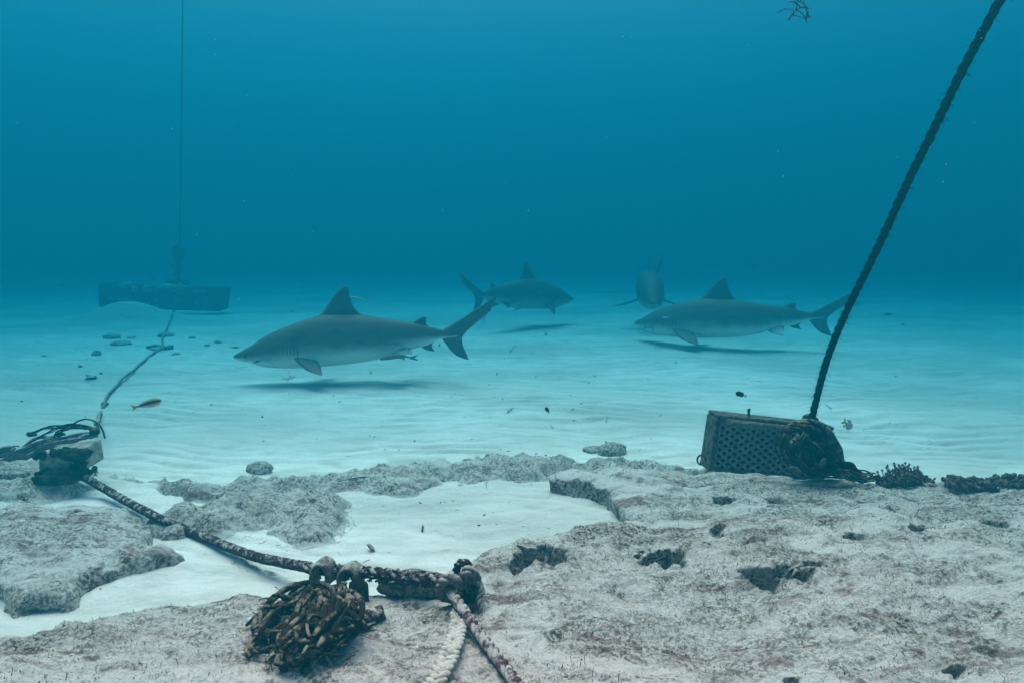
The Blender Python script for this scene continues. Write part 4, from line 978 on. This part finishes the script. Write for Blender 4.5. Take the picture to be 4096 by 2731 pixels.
sprig('seaweed_sprig', 'forked black twig standing on the sand right of the nose-up fish', hit(2424, 1692), .035, 15, 2, r=.0016, tilt=(0, .25, 0))
sprig('weed_clump', 'dark weed clump lying on the left sand', hit(340, 1518), .10, 16, 12, r=.0022, tilt=(0, 1.45, 0))
sprig('seaweed_sprig', 'small maroon sprig growing on the front rock, centre right', hit(2330, 2290), .035, 17, 4, mat=M_MAROON)
mb = MB(); P = [hit(px, py)+Vector((0, 0, .012)) for px, py in ((1352, 1943), (1390, 1930), (1430, 1921), (1468, 1920))]; org = P[0].copy(); tube(mb, rel(P, org), .0022, 5); o = mb.build('twig', M_BLACK); o.location = org; tag(o, 'thin black curved twig lying on the turf rock above the sand pocket', 'twig')
mb = MB(); P = [aty(1452, 2248, 2.25), aty(1480, 2236, 2.25)]; org = P[0].copy(); tube(mb, rel(P, org), .0013, 5); o = mb.build('twig', M_BLACK); o.location = org; tag(o, 'tiny straight twig sticking out beside the rope loops', 'twig')
mb = MB(); P = [hit(px, py)+Vector((0, 0, .01)) for px, py in ((3302, 1622), (3312, 1628), (3325, 1640))]; org = P[0].copy(); tube(mb, rel(P, org), .0022, 5); o = mb.build('twig', M_BLACK); o.location = org; tag(o, 'small dark twig on the sand right of the mooring rope foot', 'twig')
def leaf(label, px, py, s_, c, seed, lift=.012):
    mb = MB(); blob(mb, (0, 0, 0), s_, s_*.5, s_*.28, 6, .25, seed, rot=Matrix.Rotation(seed, 3, 'Y')); o = mb.build('leaf_fragment', c); o.location = hit(px, py)+Vector((0, 0, lift)); tag(o, label, 'leaf'); return o
leaf('orange leaf scrap on the sand under the nearest shark belly', 1484, 1496, .020, M_OR, 1)
leaf('reddish orange scrap behind the belly of the nearest shark', 1757, 1386, .035, M_OR, 2)
leaf('orange-brown leaf standing on the sand right of the nearest shark tail', 1988, 1500, .022, M_OR, 5)
leaf('small orange scrap on the sand below the centre', 2010, 1600, .013, M_OR, 4)
leaf('dark shell lump half buried in the sand pocket', 1485, 2205, .024, M_GREYROPE, 7)
leaf('small grey shell standing in the middle of the sand pocket', 1690, 2125, .018, M_GREYROPE, 8)
proto = None
for (n_, f_, where) in ((52, lambda: (1950+R.random()*850, 1400+R.random()*430), 'central sand, between the nearest shark and the grate'), (22, lambda: (1000+R.random()*900, 1560+R.random()*260), 'sand below the nearest shark'),
                        (26, lambda: (R.random()*900, 1300+R.random()*400), 'left sand around the seabed rope'), (20, lambda: (3450+R.random()*600, 1350+R.random()*420), 'right sand beyond the mooring rope'), (12, lambda: (1450+R.random()*700, 1950+R.random()*200), 'pale sand pocket between the rocks')):
    for _ in range(n_):
        p = hit(*f_())
        if p.z > .12 or p.y < 2.4: continue
        if proto is None:
            mb = MB(); blob(mb, (0, 0, .002), .006, .004, .004, 4, .4, 3); tube(mb, [Vector((-.009, 0, .002)), Vector((0, .002, .005)), Vector((.010, 0, .004))], .0014, 4); o = mb.build('weed_fragment', M_WEED); proto = o
        else: o = proto.copy(); sc.collection.objects.link(o)
        o.location = p; o.rotation_euler = (0, R.uniform(-.5, .5), R.uniform(0, 6.28)); s_ = R.uniform(.35, 1.2)*(.6+p.y*.08); o.scale = (s_, s_, s_*R.uniform(.7, 1.6))
        tag(o, 'tiny dark weed fragment on the '+where, 'fragment', 'weed fragments on the '+where)
PG = 'pale specks drifting in the open water'; proto = None
M_PSP = flat('pale_speck', (.7, .7, .68))
for _ in range(46):
    if proto is None:
        mb = MB(); blob(mb, (0, 0, 0), .0016, .0012, .001, 4, .3, 2); proto = o = mb.build('floating_particle', M_PSP)
    else: o = proto.copy(); sc.collection.objects.link(o)
    Y = R.uniform(.9, 2.6); px = R.uniform(0, 4096); o.location = aty(px, R.uniform(0, 1500), Y); s_ = R.uniform(2, 4.5)*Y/F/2/.0016; o.scale = (s_, s_, s_*R.uniform(.6, 1)); o.rotation_euler = (0, R.uniform(0, 3), 0)
    tag(o, 'tiny pale speck of floating matter lit in the water', 'speck', PG)
PG = 'specks drifting in the open water'; proto = None
for px, py, w_ in ((2147, 677, 7), (1957, 773, 6), (2455, 752, 5), (2513, 925, 6), (950, 505, 8), (1053, 578, 5), (1000, 150, 4), (2430, 762, 4), (2240, 965, 4), (3450, 1060, 5), (3012, 1062, 9), (2078, 365, 4), (3760, 1248, 8), (1205, 1150, 9), (1168, 1250, 6),
                   (245, 1140, 9), (148, 1190, 7), (322, 1088, 5), (840, 1098, 6), (3372, 825, 4), (2925, 770, 4), (665, 420, 5), (1165, 1245, 9), (1815, 1165, 6), (610, 1115, 8), (2046, 462, 6), (1768, 520, 4)):
    if proto is None:
        mb = MB(); blob(mb, (0, 0, 0), .0016, .0012, .001, 4, .3, 2); proto = o = mb.build('drifting_speck', M_WEED)
    else: o = proto.copy(); sc.collection.objects.link(o)
    Y = R.uniform(1.6, 3); o.location = aty(px, py, Y); s_ = w_*.8*Y/F/2/.0016; o.scale = (s_*1.3, s_, s_*.8); o.rotation_euler = (0, R.uniform(0, 3), 0)
    tag(o, 'tiny dark speck drifting in the open water', 'speck', PG)

# ------------------------------------------------------------------ the water itself
bpy.ops.mesh.primitive_cube_add(size=1); hz = bpy.context.object; hz.name = 'haze'
hz.scale = (92, 92, 8.6); hz.location = (0, 0, 8.6/2-1.1)
m = bpy.data.materials.new('haze'); m.use_nodes = True; nt = m.node_tree; nt.nodes.clear()
out = nt.nodes.new('ShaderNodeOutputMaterial'); pv = nt.nodes.new('ShaderNodeVolumePrincipled'); nt.links.new(pv.outputs[0], out.inputs['Volume'])
pv.inputs['Density'].default_value = .40
pv.inputs['Color'].default_value = (.001, .068, .097, 1)
pv.inputs['Absorption Color'].default_value = (.012, .46, .58, 1)
pv.inputs['Anisotropy'].default_value = .35
hz.data.materials.append(m); tag(hz, 'clear blue sea water fading everything with distance', 'water', kind='stuff')
